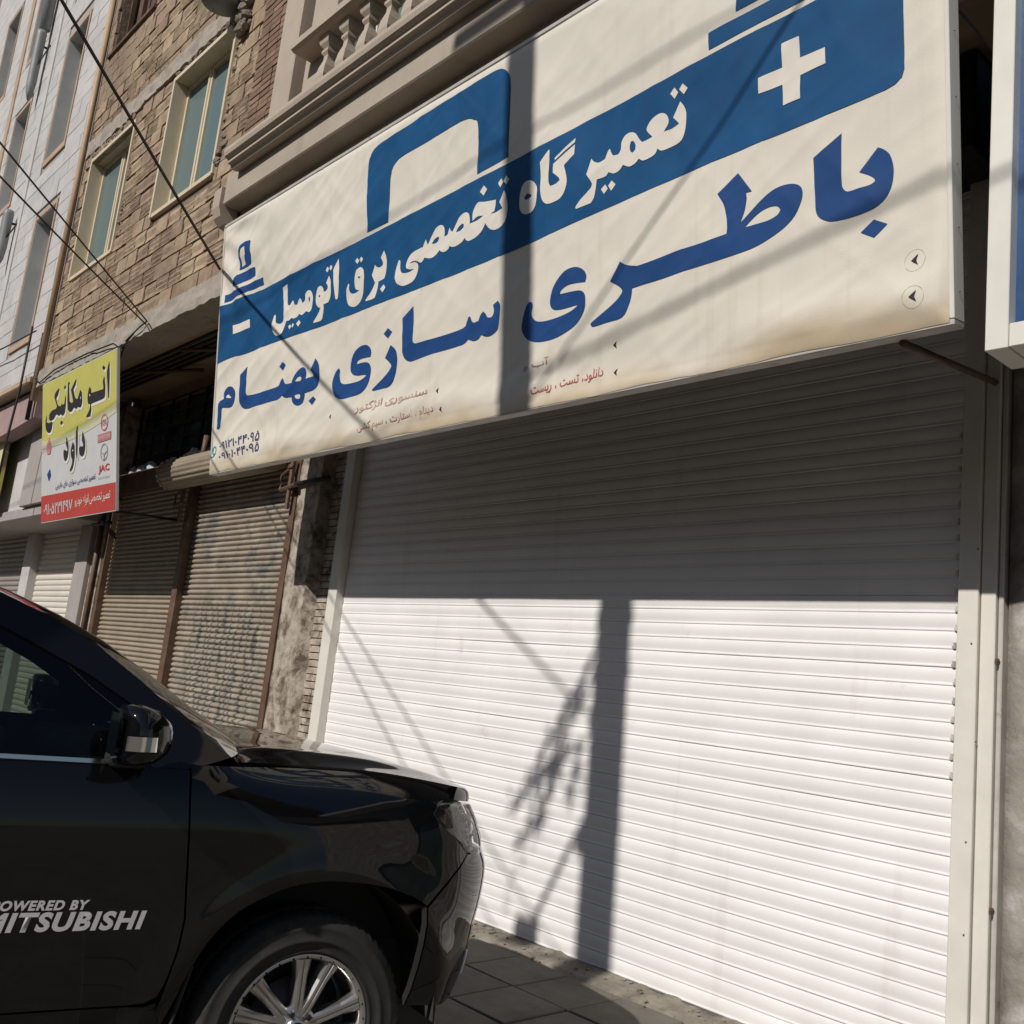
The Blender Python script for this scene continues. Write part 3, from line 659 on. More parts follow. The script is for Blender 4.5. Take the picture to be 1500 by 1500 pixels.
box('corner_trim', -14.60, -14.44, 3.57, 3.70, 4.95, 18.9, m_orange, wb)
# arched mauve fascia over the shop, grey panel, canopy
bm = bmesh.new(); N = 26; top = []; bot = []
for k in range(N + 1):
    x = -22.0 + (22.0 - 14.44) * k / N; top.append((x, 4.98)); bot.append((x, 4.58 - 0.16 * math.cos((x + 18) / 3.4 * 1.3)))
for y in (3.62, 3.85):
    vs = [bm.verts.new((x, y, z)) for x, z in top + bot[::-1]]; bm.faces.new(vs)
    if y == 3.62: keep = vs
    else:
        for k in range(len(vs)): bm.faces.new((keep[k], keep[(k + 1) % len(vs)], vs[(k + 1) % len(vs)], vs[k]))
link('fascia', bm_mesh('fascia', bm, m_mauve), wb)
box('orange_band', -22.0, -14.43, 3.46, 3.60, 4.99, 5.10, m_orange, wb, 0.02)
box('grey_panel', -15.25, -13.75, 3.86, 3.98, 3.39, 4.96, m_grey, wb, 0.01)
box('soffit', -44.0, -14.31, 3.98, 5.1, 4.955, 5.02, m_grey, wb)
box('shop_backboard', -24.0, -15.26, 3.99, 4.05, 3.39, 4.9, m_wstone, wb)
box('canopy', -24.0, -14.0, 3.92, 4.9, 3.235, 3.385, m_grey, wb, 0.012)
box('back_wall', -44.0, -14.31, 4.92, 5.1, 0.0, 5.6, m_grey, wb)
box('pier', -14.80, -14.32, 4.62, 4.95, 0.0, 3.235, m_grey, wb, 0.01)
box('pier', -17.42, -17.02, 4.64, 4.95, 0.0, 3.235, m_wstone, wb, 0.01)
m_bshut = M('cream_perforated_shutter', (0.60, 0.56, 0.50), 0.55, var=0.06, vs=2, rnd=0.05, bump=0.004, bs=30, aniso=(1.0, 1.0, 1.6))
m_gshut = M('grey_shutter', (0.25, 0.23, 0.21), 0.5, var=0.1, vs=2, rnd=0.06)
ribbed_shutter(-17.02, -14.82, 0.2, 3.2, 0.085, m_bshut, 'cream brick patterned roller shutter below the yellow sign', 4.78, None, 0.008)
ribbed_shutter(-20.4, -17.44, 0.2, 3.2, 0.085, m_gshut, 'dark grey roller shutter at the left edge above the car roof', 4.78, None, 0.014)
# picture sign in the recess
t = empty('picture_sign', (-17.0, 3.80, 3.62), 0, 'olive and yellow picture sign at the left edge', 'sign')
m_olive = M('olive_picture', (0.42, 0.36, 0.10), 0.6, var=0.2, vs=4, col2=(0.16, 0.12, 0.05), c2scale=2.2, c2pos=(0.5, 0.58))
box('panel', -1.3, 0.75, -0.03, 0.03, 0.0, 0.98, m_olive, t); box('pale_edge', 0.42, 0.74, -0.036, -0.031, 0.02, 0.96, M('pale_yellow_print', (0.55, 0.52, 0.30), 0.6), t)
box('white_strip', -1.3, 0.75, -0.034, 0.03, -0.19, -0.01, m_vinylwhite, t)

# flue pipes / wall lamps hung on the white building
def flue(x, z, h, label):
    t = empty('flue_pipe', (x, 3.45, z), 0, label, 'flue pipe', 'flue pipes on the white stone building')
    lathe('body', [(0.0, h), (0.075, h), (0.085, h - 0.06), (0.082, h - 0.1), (0.078, 0.35), (0.062, 0.15), (0.015, 0.0), (0.0, 0.0)], m_duct, t, 14)
    tube('bracket', [(0, 0.0, h * 0.8), (0.0, 0.18, h * 0.8)], 0.02, m_black, t, 6); tube('bracket', [(0.05, 0.0, h * 0.45), (0.16, 0.14, h * 0.8)], 0.012, m_black, t, 6)
flue(-18.15, 10.75, 1.35, 'grey pointed flue pipe hung between two upper stone building windows'); flue(-17.75, 7.55, 1.0, 'grey flue pipe with wires at the left edge beside a window')
tube('downpipe', [(-18.15, 3.48, 12.15), (-18.15, 3.48, 15.4)], 0.09, m_duct, wb, 12)

# ventilation duct elbow at the top of the brick wall
t = empty('vent_duct', (-9.50, 3.55, 8.30), 0, 'grey ventilation duct elbow sticking out above the right cream window', 'duct')
tube('elbow', [(0.0, 0.25, 0.42), (0.0, 0.06, 0.42), (0.0, -0.10, 0.38), (0.0, -0.17, 0.25), (0.0, -0.18, 0.0)], 0.2, m_duct, t, 18)
tube('riser', [(0.02, -0.02, 0.40), (0.02, -0.02, 2.2)], 0.17, m_duct, t, 16)
bm = bmesh.new()
for k in range(60):
    s = random.uniform(0.03, 0.075); bmesh.ops.create_icosphere(bm, subdivisions=1, radius=s, matrix=Matrix.Translation((-9.28 + random.gauss(0, 0.06), 3.58 + random.uniform(-0.05, 0.02), 7.95 + random.random() * 1.1)))
for w in bm.verts: w.co += Vector((random.uniform(-0.015, 0.015),) * 3)
tag(link('mortar_heap', bm_mesh('mortar_heap', bm, m_foam)), 'lumpy dried mortar running down the wall beside the grey duct', 'mortar', kind='stuff')

# ================================================================== neighbour on the right
nb = empty('corner_shop', (0, 0, 0), 0, 'concrete pillar shop front under the blue sign at the right edge', 'building')
bm = bmesh.new(); nxp, nzp = 12, 60
g = [[bm.verts.new((-1.975 + 0.85 * i / nxp, 4.79 + 0.006 * noise.noise(Vector((i * 0.4, 1, k * 0.2))) + (0.012 if i == 0 else 0), 3.9 * k / nzp)) for k in range(nzp + 1)] for i in range(nxp + 1)]
for i in range(nxp):
    for k in range(nzp): bm.faces.new((g[i][k], g[i + 1][k], g[i + 1][k + 1], g[i][k + 1]))
for e in (g[0], g[-1]):
    bk = [bm.verts.new((w.co.x, 5.2, w.co.z)) for w in e]
    for k in range(nzp): bm.faces.new((e[k], e[k + 1], bk[k + 1], bk[k]))
link('pillar', bm_mesh('pillar', bm, m_conc, True), nb)
box('wall', -1.96, 9.0, 4.6, 5.2, 3.55, 4.9, m_dark, nb)
wall_holes('front_wall', -1.12, 9.0, -0.05, 3.56, 4.84, 0.2, [(-0.6, 2.6, 0.0, 2.7)], m_conc, nb)
for a, b, c in ((-0.6, 2.6, 0.0),): box('shop_window', a, b, 4.98, 5.02, c, 2.7, m_bglass, nb)
wall_holes('upper_wall', -1.93, 9.0, 4.9, 10.0, 3.68, 0.3, [(0.2, 2.0, 6.2, 8.0), (3.2, 5.0, 6.2, 8.0)], m_stone, nb)
for a in (0.2, 3.2): box('window', a, a + 1.8, 3.85, 3.87, 6.2, 8.0, m_winglass, nb)
box('room', -1.9, 8.9, 4.1, 4.2, 5.2, 9.9, m_dark, nb); box('soffit', -1.93, 9.0, 3.98, 5.2, 4.90, 4.98, m_soffit, nb)
# blue sign with white frame
t = empty('blue_sign', (-1.59, 3.6, 3.04), 0, 'blue sign panel in a white metal frame at the right edge', 'sign')
box('frame_stile', 0.0, 0.085, 0.0, 0.24, 0.0, 2.6, m_signwhite, t, 0.003)
box('frame_rail', 0.086, 4.5, 0.004, 0.24, 0.003, 0.095, m_signwhite, t, 0.003)
box('frame_rail', 0.086, 4.5, 0.004, 0.24, 2.5, 2.6, m_signwhite, t, 0.003)
box('panel', 0.08, 4.5, 0.06, 0.10, 0.09, 2.52, m_signblue, t)
box('back_box', 0.02, 4.4, 0.25, 0.95, 0.02, 2.3, m_signblue, t)
# ================================================================== opposite side of the street (seen only in reflections)
def opposite(x0, x1, h, mat, label):
    t = empty('facade_building', (x0, -14.0, 0), 0, label, 'building', 'facades across the street'); w = x1 - x0; holes = []; n = max(2, int(w / 2.6))
    for i in range(n):
        a = w * (i + 0.25) / n; b = w * (i + 0.75) / n
        holes.append((a, b, 0.1, 2.9))
        zz = 4.4
        while zz + 1.7 < h: holes.append((a, b, zz, zz + 1.6)); zz += 3.2
    o = wall_holes('wall', 0, w, -0.3, h, 0, -0.3, holes, mat, t)
    for a, b, c, d in holes: box('window', a, b, -0.22, -0.18, c, d, m_bglass if c > 1 else m_gshut, t)
    box('roof', 0, w, -8, 0.1, h, h + 0.3, m_beam, t)
opposite(-30, -17, 9.0, m_stone, 'beige facade across the street behind the viewer')
opposite(-16.8, -6, 7.2, m_dbrick, 'dark brick facade across the street behind the viewer')
opposite(-5.8, 6, 10.0, m_wstone, 'white stone facade across the street behind the viewer')
opposite(6.2, 20, 8.0, m_stone, 'tan facade across the street behind the viewer, far right')

# ================================================================== lettering helpers
AR = {'ا': (0xFE8D, 0xFE8E), 'آ': (0xFE81, 0xFE82), 'ب': (0xFE8F, 4), 'پ': (0xFB56, 4), 'ت': (0xFE95, 4), 'ج': (0xFE9D, 4), 'چ': (0xFB7A, 4), 'ح': (0xFEA1, 4), 'خ': (0xFEA5, 4),
      'د': (0xFEA9, 0xFEAA), 'ر': (0xFEAD, 0xFEAE), 'ز': (0xFEAF, 0xFEB0), 'ژ': (0xFB8A, 0xFB8B), 'س': (0xFEB1, 4), 'ش': (0xFEB5, 4), 'ص': (0xFEB9, 4), 'ع': (0xFEC9, 4), 'ف': (0xFED1, 4), 'ق': (0xFED5, 4),
      'ک': (0xFB8E, 4), 'گ': (0xFB92, 4), 'ل': (0xFEDD, 4), 'م': (0xFEE1, 4), 'ن': (0xFEE5, 4), 'و': (0xFEED, 0xFEEE), 'ه': (0xFEE9, 4), 'ی': (0xFBFC, 4), 'ظ': (0xFEC5, 4), 'ط': (0xFEC1, 4)}
def shape_ar(s):
    """joined letter forms, laid out right to left"""
    out = []
    for i, c in enumerate(s):
        if c not in AR: out.append(c); continue
        base, kind = AR[c]; prv = s[i - 1] if i else ' '; nxt = s[i + 1] if i + 1 < len(s) else ' '
        jp = prv in AR and AR[prv][1] == 4; jn = nxt in AR and kind == 4
        if kind == 4: out.append(chr(base + (3 if jp and jn else 1 if jp else 2 if jn else 0)))
        else: out.append(chr(kind if jp else base))
    return ''.join(out[::-1])
def text_mesh(body, off=0.0, shear=0.0, res=2, space=1.0):
    c = bpy.data.curves.new('type', 'FONT'); c.body = body; c.resolution_u = res; c.offset = off; c.shear = shear; c.space_character = space; c.fill_mode = 'FRONT'
    o = bpy.data.objects.new('type', c); COL.objects.link(o)
    dg = bpy.context.evaluated_depsgraph_get(); me = bpy.data.meshes.new_from_object(o.evaluated_get(dg))
    bpy.data.objects.remove(o); bpy.data.curves.remove(c); me.materials.clear()
    return me
def place_text(name, body, u0, u1, v0, v1, fn, mat, parent, off=0.0, shear=0.0, res=2, gap=0.16, space=1.0):
    """fit the set text into the rectangle u0..u1, v0..v1 of a surface"""
    me = text_mesh(body, off, shear, res, space); P = [w.co.copy() for w in me.vertices]
    ax, bx = min(p.x for p in P), max(p.x for p in P); ay, by = min(p.y for p in P), max(p.y for p in P)
    for w, p in zip(me.vertices, P):
        k = (p.x - ax) / (bx - ax); w.co = fn(u0 + (u1 - u0) * k, (v0(k) if callable(v0) else v0) + ((v1(k) if callable(v1) else v1) - (v0(k) if callable(v0) else v0)) * (p.y - ay) / (by - ay))
    me.name = name; me.materials.append(mat); me.update()
    # one object for each word: split where the gap between islands is wider than a letter space
    adj = {}
    for e in me.edges: adj.setdefault(e.vertices[0], []).append(e.vertices[1]); adj.setdefault(e.vertices[1], []).append(e.vertices[0])
    comp = {}; iv = []
    for v0_ in range(len(P)):
        if v0_ in comp: continue
        st = [v0_]; comp[v0_] = len(iv); lo = hi = P[v0_].x
        while st:
            q = st.pop(); lo = min(lo, P[q].x); hi = max(hi, P[q].x)
            for w in adj.get(q, ()):
                if w not in comp: comp[w] = len(iv); st.append(w)
        iv.append((lo, hi))
    order = sorted(range(len(iv)), key=lambda i: iv[i][0]); grp = {}; g_ = 0; end = None
    for i in order:
        if end is not None and iv[i][0] - end > gap: g_ += 1
        grp[i] = g_; end = iv[i][1] if end is None else max(end, iv[i][1])
    if g_ == 0: return link(name, me, parent)
    for k in range(g_ + 1):
        ids = [v_ for v_ in range(len(P)) if grp[comp[v_]] == k]; mp_ = {v_: n for n, v_ in enumerate(ids)}
        fs = [[mp_[v_] for v_ in p.vertices] for p in me.polygons if p.vertices[0] in mp_]
        link(name, raw(name, [me.vertices[v_].co.copy() for v_ in ids], fs, mat), parent)

GB={'behnam':[[[[-8199,374],[-8218,380],[-8220,449],[-8227,554],[-8225,603],[-8190,625],[-8123,636],[-8133,679],[-8117,704],[-8067,728],[-8015,730],[-7961,714],[-7913,683],[-7890,642],[-7893,589],[-7918,552],[-7953,536],[-8012,539],[-8119,553],[-8133,541],[-8128,472],[-8133,431],[-8151,392],[-8184,372]],[[-8078,638],[-8080,654],[-8051,663],[-8012,654],[-7956,622],[-7978,620]]],[[[-7716,857],[-7701,734],[-7699,640],[-7689,612],[-7666,599],[-7506,592],[-7318,588],[-7150,586],[-7106,593],[-7090,616],[-7061,646],[-7034,626],[-7019,601],[-6986,585],[-6900,579],[-6891,608],[-6864,641],[-6819,670],[-6766,683],[-6730,675],[-6699,653],[-6689,618],[-6697,580],[-6628,581],[-6576,581],[-6584,600],[-6631,642],[-6561,717],[-6517,673],[-6496,633],[-6489,585],[-6502,515],[-6527,490],[-6583,471],[-6698,468],[-6696,450],[-6704,415],[-6731,391],[-6796,385],[-6845,402],[-6885,435],[-6898,468],[-6993,476],[-7026,490],[-7046,499],[-7070,490],[-7112,478],[-7150,477],[-7306,482],[-7493,485],[-7603,482],[-7687,487],[-7745,499],[-7789,527],[-7808,563],[-7812,631],[-7836,803]],[[-6846,583],[-6824,604],[-6795,614],[-6765,609],[-6757,593],[-6768,579],[-6803,577]],[[-6853,473],[-6823,476],[-6769,473],[-6758,456],[-6765,439],[-6795,437],[-6832,452]]],[[[-7069,779],[-7022,748],[-7068,708],[-7123,748]]],[[[-6572,426],[-6532,398],[-6581,358],[-6636,399]]]],
'sazi':[[[[-6228,586],[-6212,562],[-6214,524],[-6192,473],[-6130,449],[-6027,442],[-5928,445],[-5851,466],[-5881,478],[-5964,485],[-6032,504],[-6069,538],[-6070,585],[-6044,637],[-5996,675],[-5931,695],[-5865,689],[-5823,661],[-5802,625],[-5809,594],[-5907,601],[-5973,596],[-5993,573],[-5905,570],[-5839,558],[-5804,525],[-5798,483],[-5812,421],[-5857,374],[-5920,347],[-6019,339],[-6138,340],[-6217,359],[-6274,400],[-6301,453],[-6301,510],[-6270,562]]],[[[-5562,630],[-5514,599],[-5485,562],[-5475,507],[-5487,430],[-5513,373],[-5564,341],[-5648,340],[-5750,341],[-5771,351],[-5736,369],[-5653,405],[-5579,446],[-5543,480],[-5560,505],[-5625,552]]],[[[-5602,759],[-5549,721],[-5596,684],[-5654,727]]],[[[-5310,848],[-5302,719],[-5303,633],[-5294,598],[-5264,585],[-5138,583],[-4935,581],[-4767,589],[-4737,619],[-4720,648],[-4701,648],[-4687,621],[-4661,600],[-4618,603],[-4602,639],[-4578,654],[-4553,633],[-4534,607],[-4498,601],[-4481,617],[-4476,644],[-4487,674],[-4443,692],[-4420,655],[-4424,586],[-4433,525],[-4458,502],[-4504,488],[-4546,491],[-4589,509],[-4613,490],[-4661,485],[-4718,506],[-4749,488],[-4799,481],[-4929,481],[-5131,480],[-5271,473],[-5321,473],[-5373,494],[-5405,530],[-5419,585],[-5430,790]]]],
'batri':[[[[-4159,619],[-4137,612],[-4131,588],[-4140,545],[-4123,511],[-4084,488],[-4010,478],[-3917,481],[-3827,492],[-3770,512],[-3788,518],[-3868,519],[-3939,525],[-3976,543],[-3990,572],[-3984,615],[-3964,662],[-3925,704],[-3875,733],[-3815,740],[-3765,727],[-3725,699],[-3709,666],[-3718,634],[-3782,644],[-3852,647],[-3902,629],[-3911,609],[-3830,605],[-3761,596],[-3726,577],[-3711,545],[-3711,495],[-3732,450],[-3775,409],[-3833,385],[-3913,365],[-4006,361],[-4101,372],[-4173,401],[-4207,438],[-4222,479],[-4211,545],[-4186,600]]],[[[-3524,588],[-3458,681],[-3417,653],[-3354,631],[-3311,626],[-3126,632],[-3051,637],[-2904,637],[-2776,641],[-2772,681],[-2781,742],[-2799,800],[-2832,855],[-2715,922],[-2637,809],[-2670,812],[-2666,782],[-2674,733],[-2699,673],[-2653,705],[-2595,745],[-2531,776],[-2467,784],[-2413,773],[-2378,749],[-2367,718],[-2375,678],[-2405,625],[-2459,584],[-2530,555],[-2611,534],[-2694,527],[-2867,524],[-3050,521],[-3165,518],[-3370,515],[-3373,475],[-3390,431],[-3437,374],[-3555,371],[-3648,369],[-3668,384],[-3659,396],[-3575,431],[-3484,473],[-3440,508],[-3441,525],[-3468,552]],[[-2674,643],[-2636,671],[-2587,696],[-2539,703],[-2499,695],[-2481,672],[-2499,652],[-2547,641],[-2612,642]]],[[[-2178,926],[-2177,807],[-2176,705],[-2169,673],[-2148,653],[-2100,651],[-2045,650],[-2023,659],[-2028,674],[-2051,695],[-2094,722],[-2010,803],[-1983,784],[-1957,752],[-1943,702],[-1942,662],[-1952,614],[-1979,571],[-2019,547],[-2067,538],[-2142,534],[-2213,540],[-2249,552],[-2285,579],[-2302,615],[-2305,678],[-2310,783],[-2316,861]]],[[[-2030,495],[-1969,458],[-2029,416],[-2090,455]]]],
'otomobil':[[[[-7087,1418],[-7073,1419],[-7071,1358],[-7068,1282],[-7054,1245],[-7024,1234],[-7003,1252],[-6983,1266],[-6963,1251],[-6949,1222],[-6913,1217],[-6887,1248],[-6867,1259],[-6847,1239],[-6834,1214],[-6798,1210],[-6779,1231],[-6782,1261],[-6757,1285],[-6715,1286],[-6671,1258],[-6649,1209],[-6654,1152],[-6671,1120],[-6705,1109],[-6755,1127],[-6775,1121],[-6817,1111],[-6868,1130],[-6895,1113],[-6945,1109],[-6982,1121],[-7025,1111],[-7070,1117],[-7087,1090],[-7107,1042],[-7149,1016],[-7202,1019],[-7250,1044],[-7287,1093],[-7295,1141],[-7276,1206],[-7253,1205],[-7241,1168],[-7230,1135],[-7182,1114],[-7137,1116],[-7117,1142],[-7118,1217],[-7137,1328],[-7146,1406]],[[-6718,1218],[-6710,1238],[-6694,1212],[-6699,1188],[-6712,1194]]],[[[-7030,1060],[-6999,1074],[-6974,1051],[-7002,1032]]],[[[-6970,1055],[-6952,1075],[-6927,1052],[-6950,1033]]],[[[-6856,1078],[-6825,1051],[-6853,1024],[-6889,1053]]],[[[-6467,1381],[-6443,1404],[-6415,1379],[-6439,1356]]],[[[-6411,1385],[-6392,1405],[-6367,1381],[-6387,1358]]],[[[-6410,1324],[-6379,1275],[-6369,1209],[-6375,1154],[-6404,1118],[-6476,1117],[-6472,1077],[-6492,1010],[-6525,999],[-6619,1006],[-6627,1017],[-6551,1065],[-6521,1102],[-6555,1113],[-6585,1144],[-6603,1192],[-6592,1247],[-6571,1274],[-6531,1275],[-6495,1249],[-6479,1217],[-6445,1212],[-6418,1227],[-6422,1250],[-6451,1278]],[[-6560,1200],[-6544,1207],[-6526,1194],[-6542,1185]]],[[[-6290,1428],[-6271,1353],[-6264,1247],[-6270,1130],[-6288,1113],[-6308,1132],[-6334,1243],[-6354,1353]]]],
'bargh':[[[[-6132,1195],[-6115,1187],[-6116,1150],[-6101,1122],[-6063,1105],[-6009,1101],[-5973,1110],[-6023,1128],[-6040,1159],[-6046,1229],[-6029,1272],[-5982,1283],[-5944,1261],[-5925,1213],[-5922,1131],[-5928,1066],[-5966,1020],[-6025,1003],[-6074,1010],[-6125,1039],[-6151,1089],[-6153,1151]],[[-6006,1213],[-5988,1219],[-5969,1205],[-5985,1198]]],[[[-6047,1345],[-6024,1363],[-5998,1336],[-6020,1316]]],[[[-5995,1345],[-5973,1360],[-5951,1337],[-5973,1316]]],[[[-5665,1080],[-5641,1052],[-5676,1024],[-5705,1057]]],[[[-5684,1329],[-5658,1285],[-5640,1228],[-5644,1163],[-5663,1122],[-5741,1118],[-5744,1076],[-5762,1021],[-5784,1006],[-5889,1010],[-5893,1021],[-5829,1063],[-5781,1118],[-5795,1141],[-5827,1185],[-5792,1253],[-5767,1230],[-5726,1220],[-5693,1228],[-5695,1248],[-5723,1288]]]],
'takhasosi':[[[[-5500,1214],[-5482,1200],[-5479,1155],[-5461,1118],[-5422,1099],[-5359,1096],[-5313,1106],[-5360,1112],[-5398,1128],[-5410,1156],[-5392,1196],[-5346,1223],[-5274,1229],[-5224,1231],[-5210,1255],[-5196,1277],[-5185,1255],[-5173,1233],[-5136,1279],[-5089,1322],[-5041,1331],[-5006,1310],[-4994,1270],[-4997,1240],[-4964,1243],[-4942,1285],[-4929,1264],[-4907,1246],[-4880,1281],[-4841,1323],[-4786,1339],[-4749,1323],[-4734,1292],[-4729,1249],[-4655,1252],[-4599,1265],[-4657,1276],[-4705,1260],[-4707,1308],[-4687,1344],[-4652,1366],[-4590,1351],[-4485,1332],[-4488,1295],[-4495,1263],[-4533,1256],[-4481,1250],[-4418,1257],[-4450,1307],[-4411,1367],[-4388,1334],[-4374,1284],[-4375,1222],[-4394,1176],[-4434,1148],[-4485,1142],[-4528,1157],[-4564,1191],[-4579,1212],[-4607,1174],[-4659,1147],[-4735,1140],[-4767,1156],[-4776,1172],[-4804,1151],[-4849,1140],[-4896,1143],[-4930,1158],[-4943,1141],[-4981,1133],[-5020,1146],[-5039,1163],[-5078,1140],[-5127,1131],[-5178,1144],[-5204,1154],[-5218,1136],[-5242,1128],[-5290,1152],[-5342,1161],[-5368,1152],[-5310,1149],[-5278,1131],[-5268,1102],[-5279,1060],[-5313,1025],[-5374,1011],[-5438,1015],[-5498,1044],[-5531,1090],[-5528,1154]],[[-5133,1228],[-5105,1252],[-5066,1261],[-5051,1249],[-5064,1228],[-5093,1221]],[[-4868,1232],[-4847,1259],[-4810,1271],[-4790,1264],[-4790,1243],[-4826,1229]]],[[[-4604,1460],[-4572,1426],[-4605,1395],[-4642,1430]]],[[[-4468,1431],[-4440,1454],[-4419,1421],[-4444,1396]]],[[[-4418,1429],[-4394,1456],[-4365,1424],[-4389,1397]]]],
'tamirgah':[[[[-4196,1360],[-4148,1339],[-4114,1291],[-4115,1231],[-4131,1177],[-4167,1154],[-4221,1162],[-4260,1200],[-4266,1255],[-4254,1320],[-4234,1351]],[[-4223,1264],[-4199,1283],[-4158,1260],[-4171,1248],[-4213,1245]]],[[[-4023,1487],[-4014,1477],[-4014,1384],[-4016,1296],[-4000,1263],[-3954,1262],[-3922,1272],[-3930,1291],[-3980,1336],[-3978,1380],[-3964,1393],[-3807,1445],[-3810,1388],[-3892,1351],[-3874,1301],[-3866,1248],[-3882,1196],[-3921,1164],[-3991,1160],[-4037,1171],[-4069,1203],[-4084,1259],[-4085,1348],[-4093,1437]]],[[[-3970,1422],[-3803,1481],[-3807,1459],[-3967,1407]]],[[[-3680,1319],[-3656,1293],[-3618,1275],[-3573,1279],[-3556,1318],[-3542,1328],[-3528,1299],[-3514,1280],[-3479,1275],[-3461,1296],[-3458,1336],[-3432,1365],[-3393,1368],[-3359,1348],[-3337,1313],[-3315,1286],[-3277,1286],[-3244,1290],[-3282,1334],[-3279,1360],[-3246,1388],[-3197,1396],[-3160,1382],[-3141,1355],[-3139,1322],[-3170,1290],[-3114,1286],[-3071,1297],[-3079,1309],[-3109,1343],[-3063,1411],[-3041,1379],[-3026,1338],[-3028,1274],[-3039,1227],[-3066,1198],[-3129,1191],[-3185,1195],[-3210,1215],[-3226,1191],[-3267,1182],[-3309,1184],[-3336,1204],[-3360,1187],[-3402,1182],[-3446,1206],[-3468,1185],[-3507,1178],[-3548,1198],[-3570,1181],[-3632,1184],[-3638,1140],[-3650,1088],[-3672,1062],[-3786,1063],[-3793,1075],[-3754,1106],[-3679,1146],[-3666,1170],[-3681,1196],[-3712,1238]],[[-3400,1289],[-3392,1316],[-3375,1314],[-3360,1288],[-3361,1261],[-3378,1250],[-3394,1262]]],[[[-3600,1118],[-3569,1136],[-3550,1106],[-3577,1085]]],[[[-3548,1122],[-3523,1143],[-3495,1114],[-3525,1087]]],[[[-3125,1474],[-3097,1496],[-3074,1462],[-3097,1437]]],[[[-3068,1475],[-3045,1497],[-3015,1463],[-3039,1439]]]],
'iconL':[[[[-7945,1981],[-7782,1978],[-7750,1956],[-7754,1880],[-7736,1836],[-7745,1777],[-7779,1759],[-7984,1764],[-7976,1836],[-8000,1898],[-7989,1942]],[[-7932,1942],[-7859,1948],[-7850,1874],[-7867,1855],[-7863,1788],[-7945,1785],[-7945,1852],[-7958,1887]]],[[[-8028,1720],[-7996,1728],[-7711,1724],[-7676,1691],[-7658,1633],[-8067,1633],[-8070,1679],[-8052,1710]]],[[[-8233,1594],[-7516,1587],[-7506,1521],[-8219,1520]]]],
'minus':[[[[-8030,1275],[-7695,1261],[-7678,1184],[-8014,1194]]]],
'iconM':[[[[-5921,1526],[-5946,1918],[-5920,2075],[-5819,2144],[-5632,2154],[-5156,2175],[-4725,2184],[-4525,2184],[-4439,2149],[-4388,2066],[-4381,1836],[-4382,1571],[-4673,1554],[-4682,1872],[-4733,1936],[-4831,1968],[-5143,1964],[-5454,1957],[-5583,1936],[-5643,1846],[-5654,1526]]]],
'plus':[[[[-2469,1456],[-2378,1454],[-2376,1352],[-2249,1346],[-2248,1272],[-2376,1269],[-2379,1163],[-2467,1161],[-2469,1262],[-2599,1269],[-2599,1345],[-2469,1343]]]]}
GY={'auto':[[[[-11229,1695],[-11210,1562],[-11219,1289],[-11248,1279],[-11272,1427],[-11296,1576]]],[[[-11386,1554],[-11342,1438],[-11349,1323],[-11409,1296],[-11773,1293],[-11805,1286],[-11792,1225],[-11822,1147],[-11974,1160],[-11857,1234],[-11837,1291],[-11902,1308],[-11926,1379],[-11897,1465],[-11855,1504],[-11810,1459],[-11798,1420],[-11443,1406],[-11402,1418],[-11425,1495]],[[-11888,1407],[-11863,1419],[-11830,1399],[-11857,1388]]],[[[-11450,1653],[-11410,1679],[-11348,1643],[-11388,1613]]]],
'mech':[[[[-12185,1517],[-12128,1470],[-12107,1375],[-12134,1318],[-12189,1303],[-12257,1320],[-12325,1303],[-12395,1332],[-12486,1298],[-12569,1305],[-12629,1341],[-12646,1485],[-12630,1672],[-12582,1676],[-12578,1554],[-12562,1433],[-12490,1400],[-12433,1415],[-12520,1568],[-12338,1676],[-12347,1604],[-12426,1554],[-12365,1451],[-12283,1416],[-12239,1456]],[[-12182,1428],[-12160,1444],[-12152,1412],[-12174,1393]]],[[[-12720,1536],[-12703,1414],[-12736,1316],[-12819,1288],[-12894,1317],[-12967,1307],[-13068,1337],[-13167,1293],[-13294,1286],[-13360,1319],[-13349,1375],[-13248,1410],[-13096,1414],[-13047,1439],[-13152,1568],[-13117,1619],[-12969,1661],[-12991,1592],[-13076,1540],[-13010,1450],[-12897,1418],[-12862,1453],[-12837,1425],[-12764,1431]]],[[[-12784,1633],[-12749,1667],[-12711,1629],[-12742,1602]]],[[[-12914,1212],[-12866,1238],[-12804,1202],[-12864,1182]]],[[[-13467,1387],[-13450,1289],[-13357,1265],[-13242,1271],[-13215,1243],[-13238,1181],[-13300,1139],[-13391,1146],[-13472,1193],[-13502,1279]]]],
'davood':[[[[-12090,1010],[-12021,930],[-11986,850],[-11994,776],[-12036,720],[-12113,709],[-12181,743],[-12195,813],[-12162,840],[-12095,825],[-12051,839],[-12109,902]]],[[[-12273,1105],[-12250,972],[-12256,758],[-12270,698],[-12303,786],[-12326,996]]],[[[-12426,919],[-12367,854],[-12352,753],[-12372,678],[-12415,605],[-12461,579],[-12530,573],[-12531,585],[-12452,655],[-12442,708],[-12490,752],[-12493,845]],[[-12458,818],[-12435,831],[-12404,812],[-12434,800]]],[[[-12664,1009],[-12602,927],[-12580,839],[-12607,756],[-12677,708],[-12737,730],[-12771,796],[-12766,859],[-12706,849],[-12634,825],[-12623,851],[-12685,921]]]],
'blue':[[[[-13306,673],[-13264,588],[-13338,517],[-13415,609]]]],
'khodro':[[[[-13337,1080],[-13260,969],[-13289,866],[-13418,863],[-13461,950],[-13399,1034]]]]}


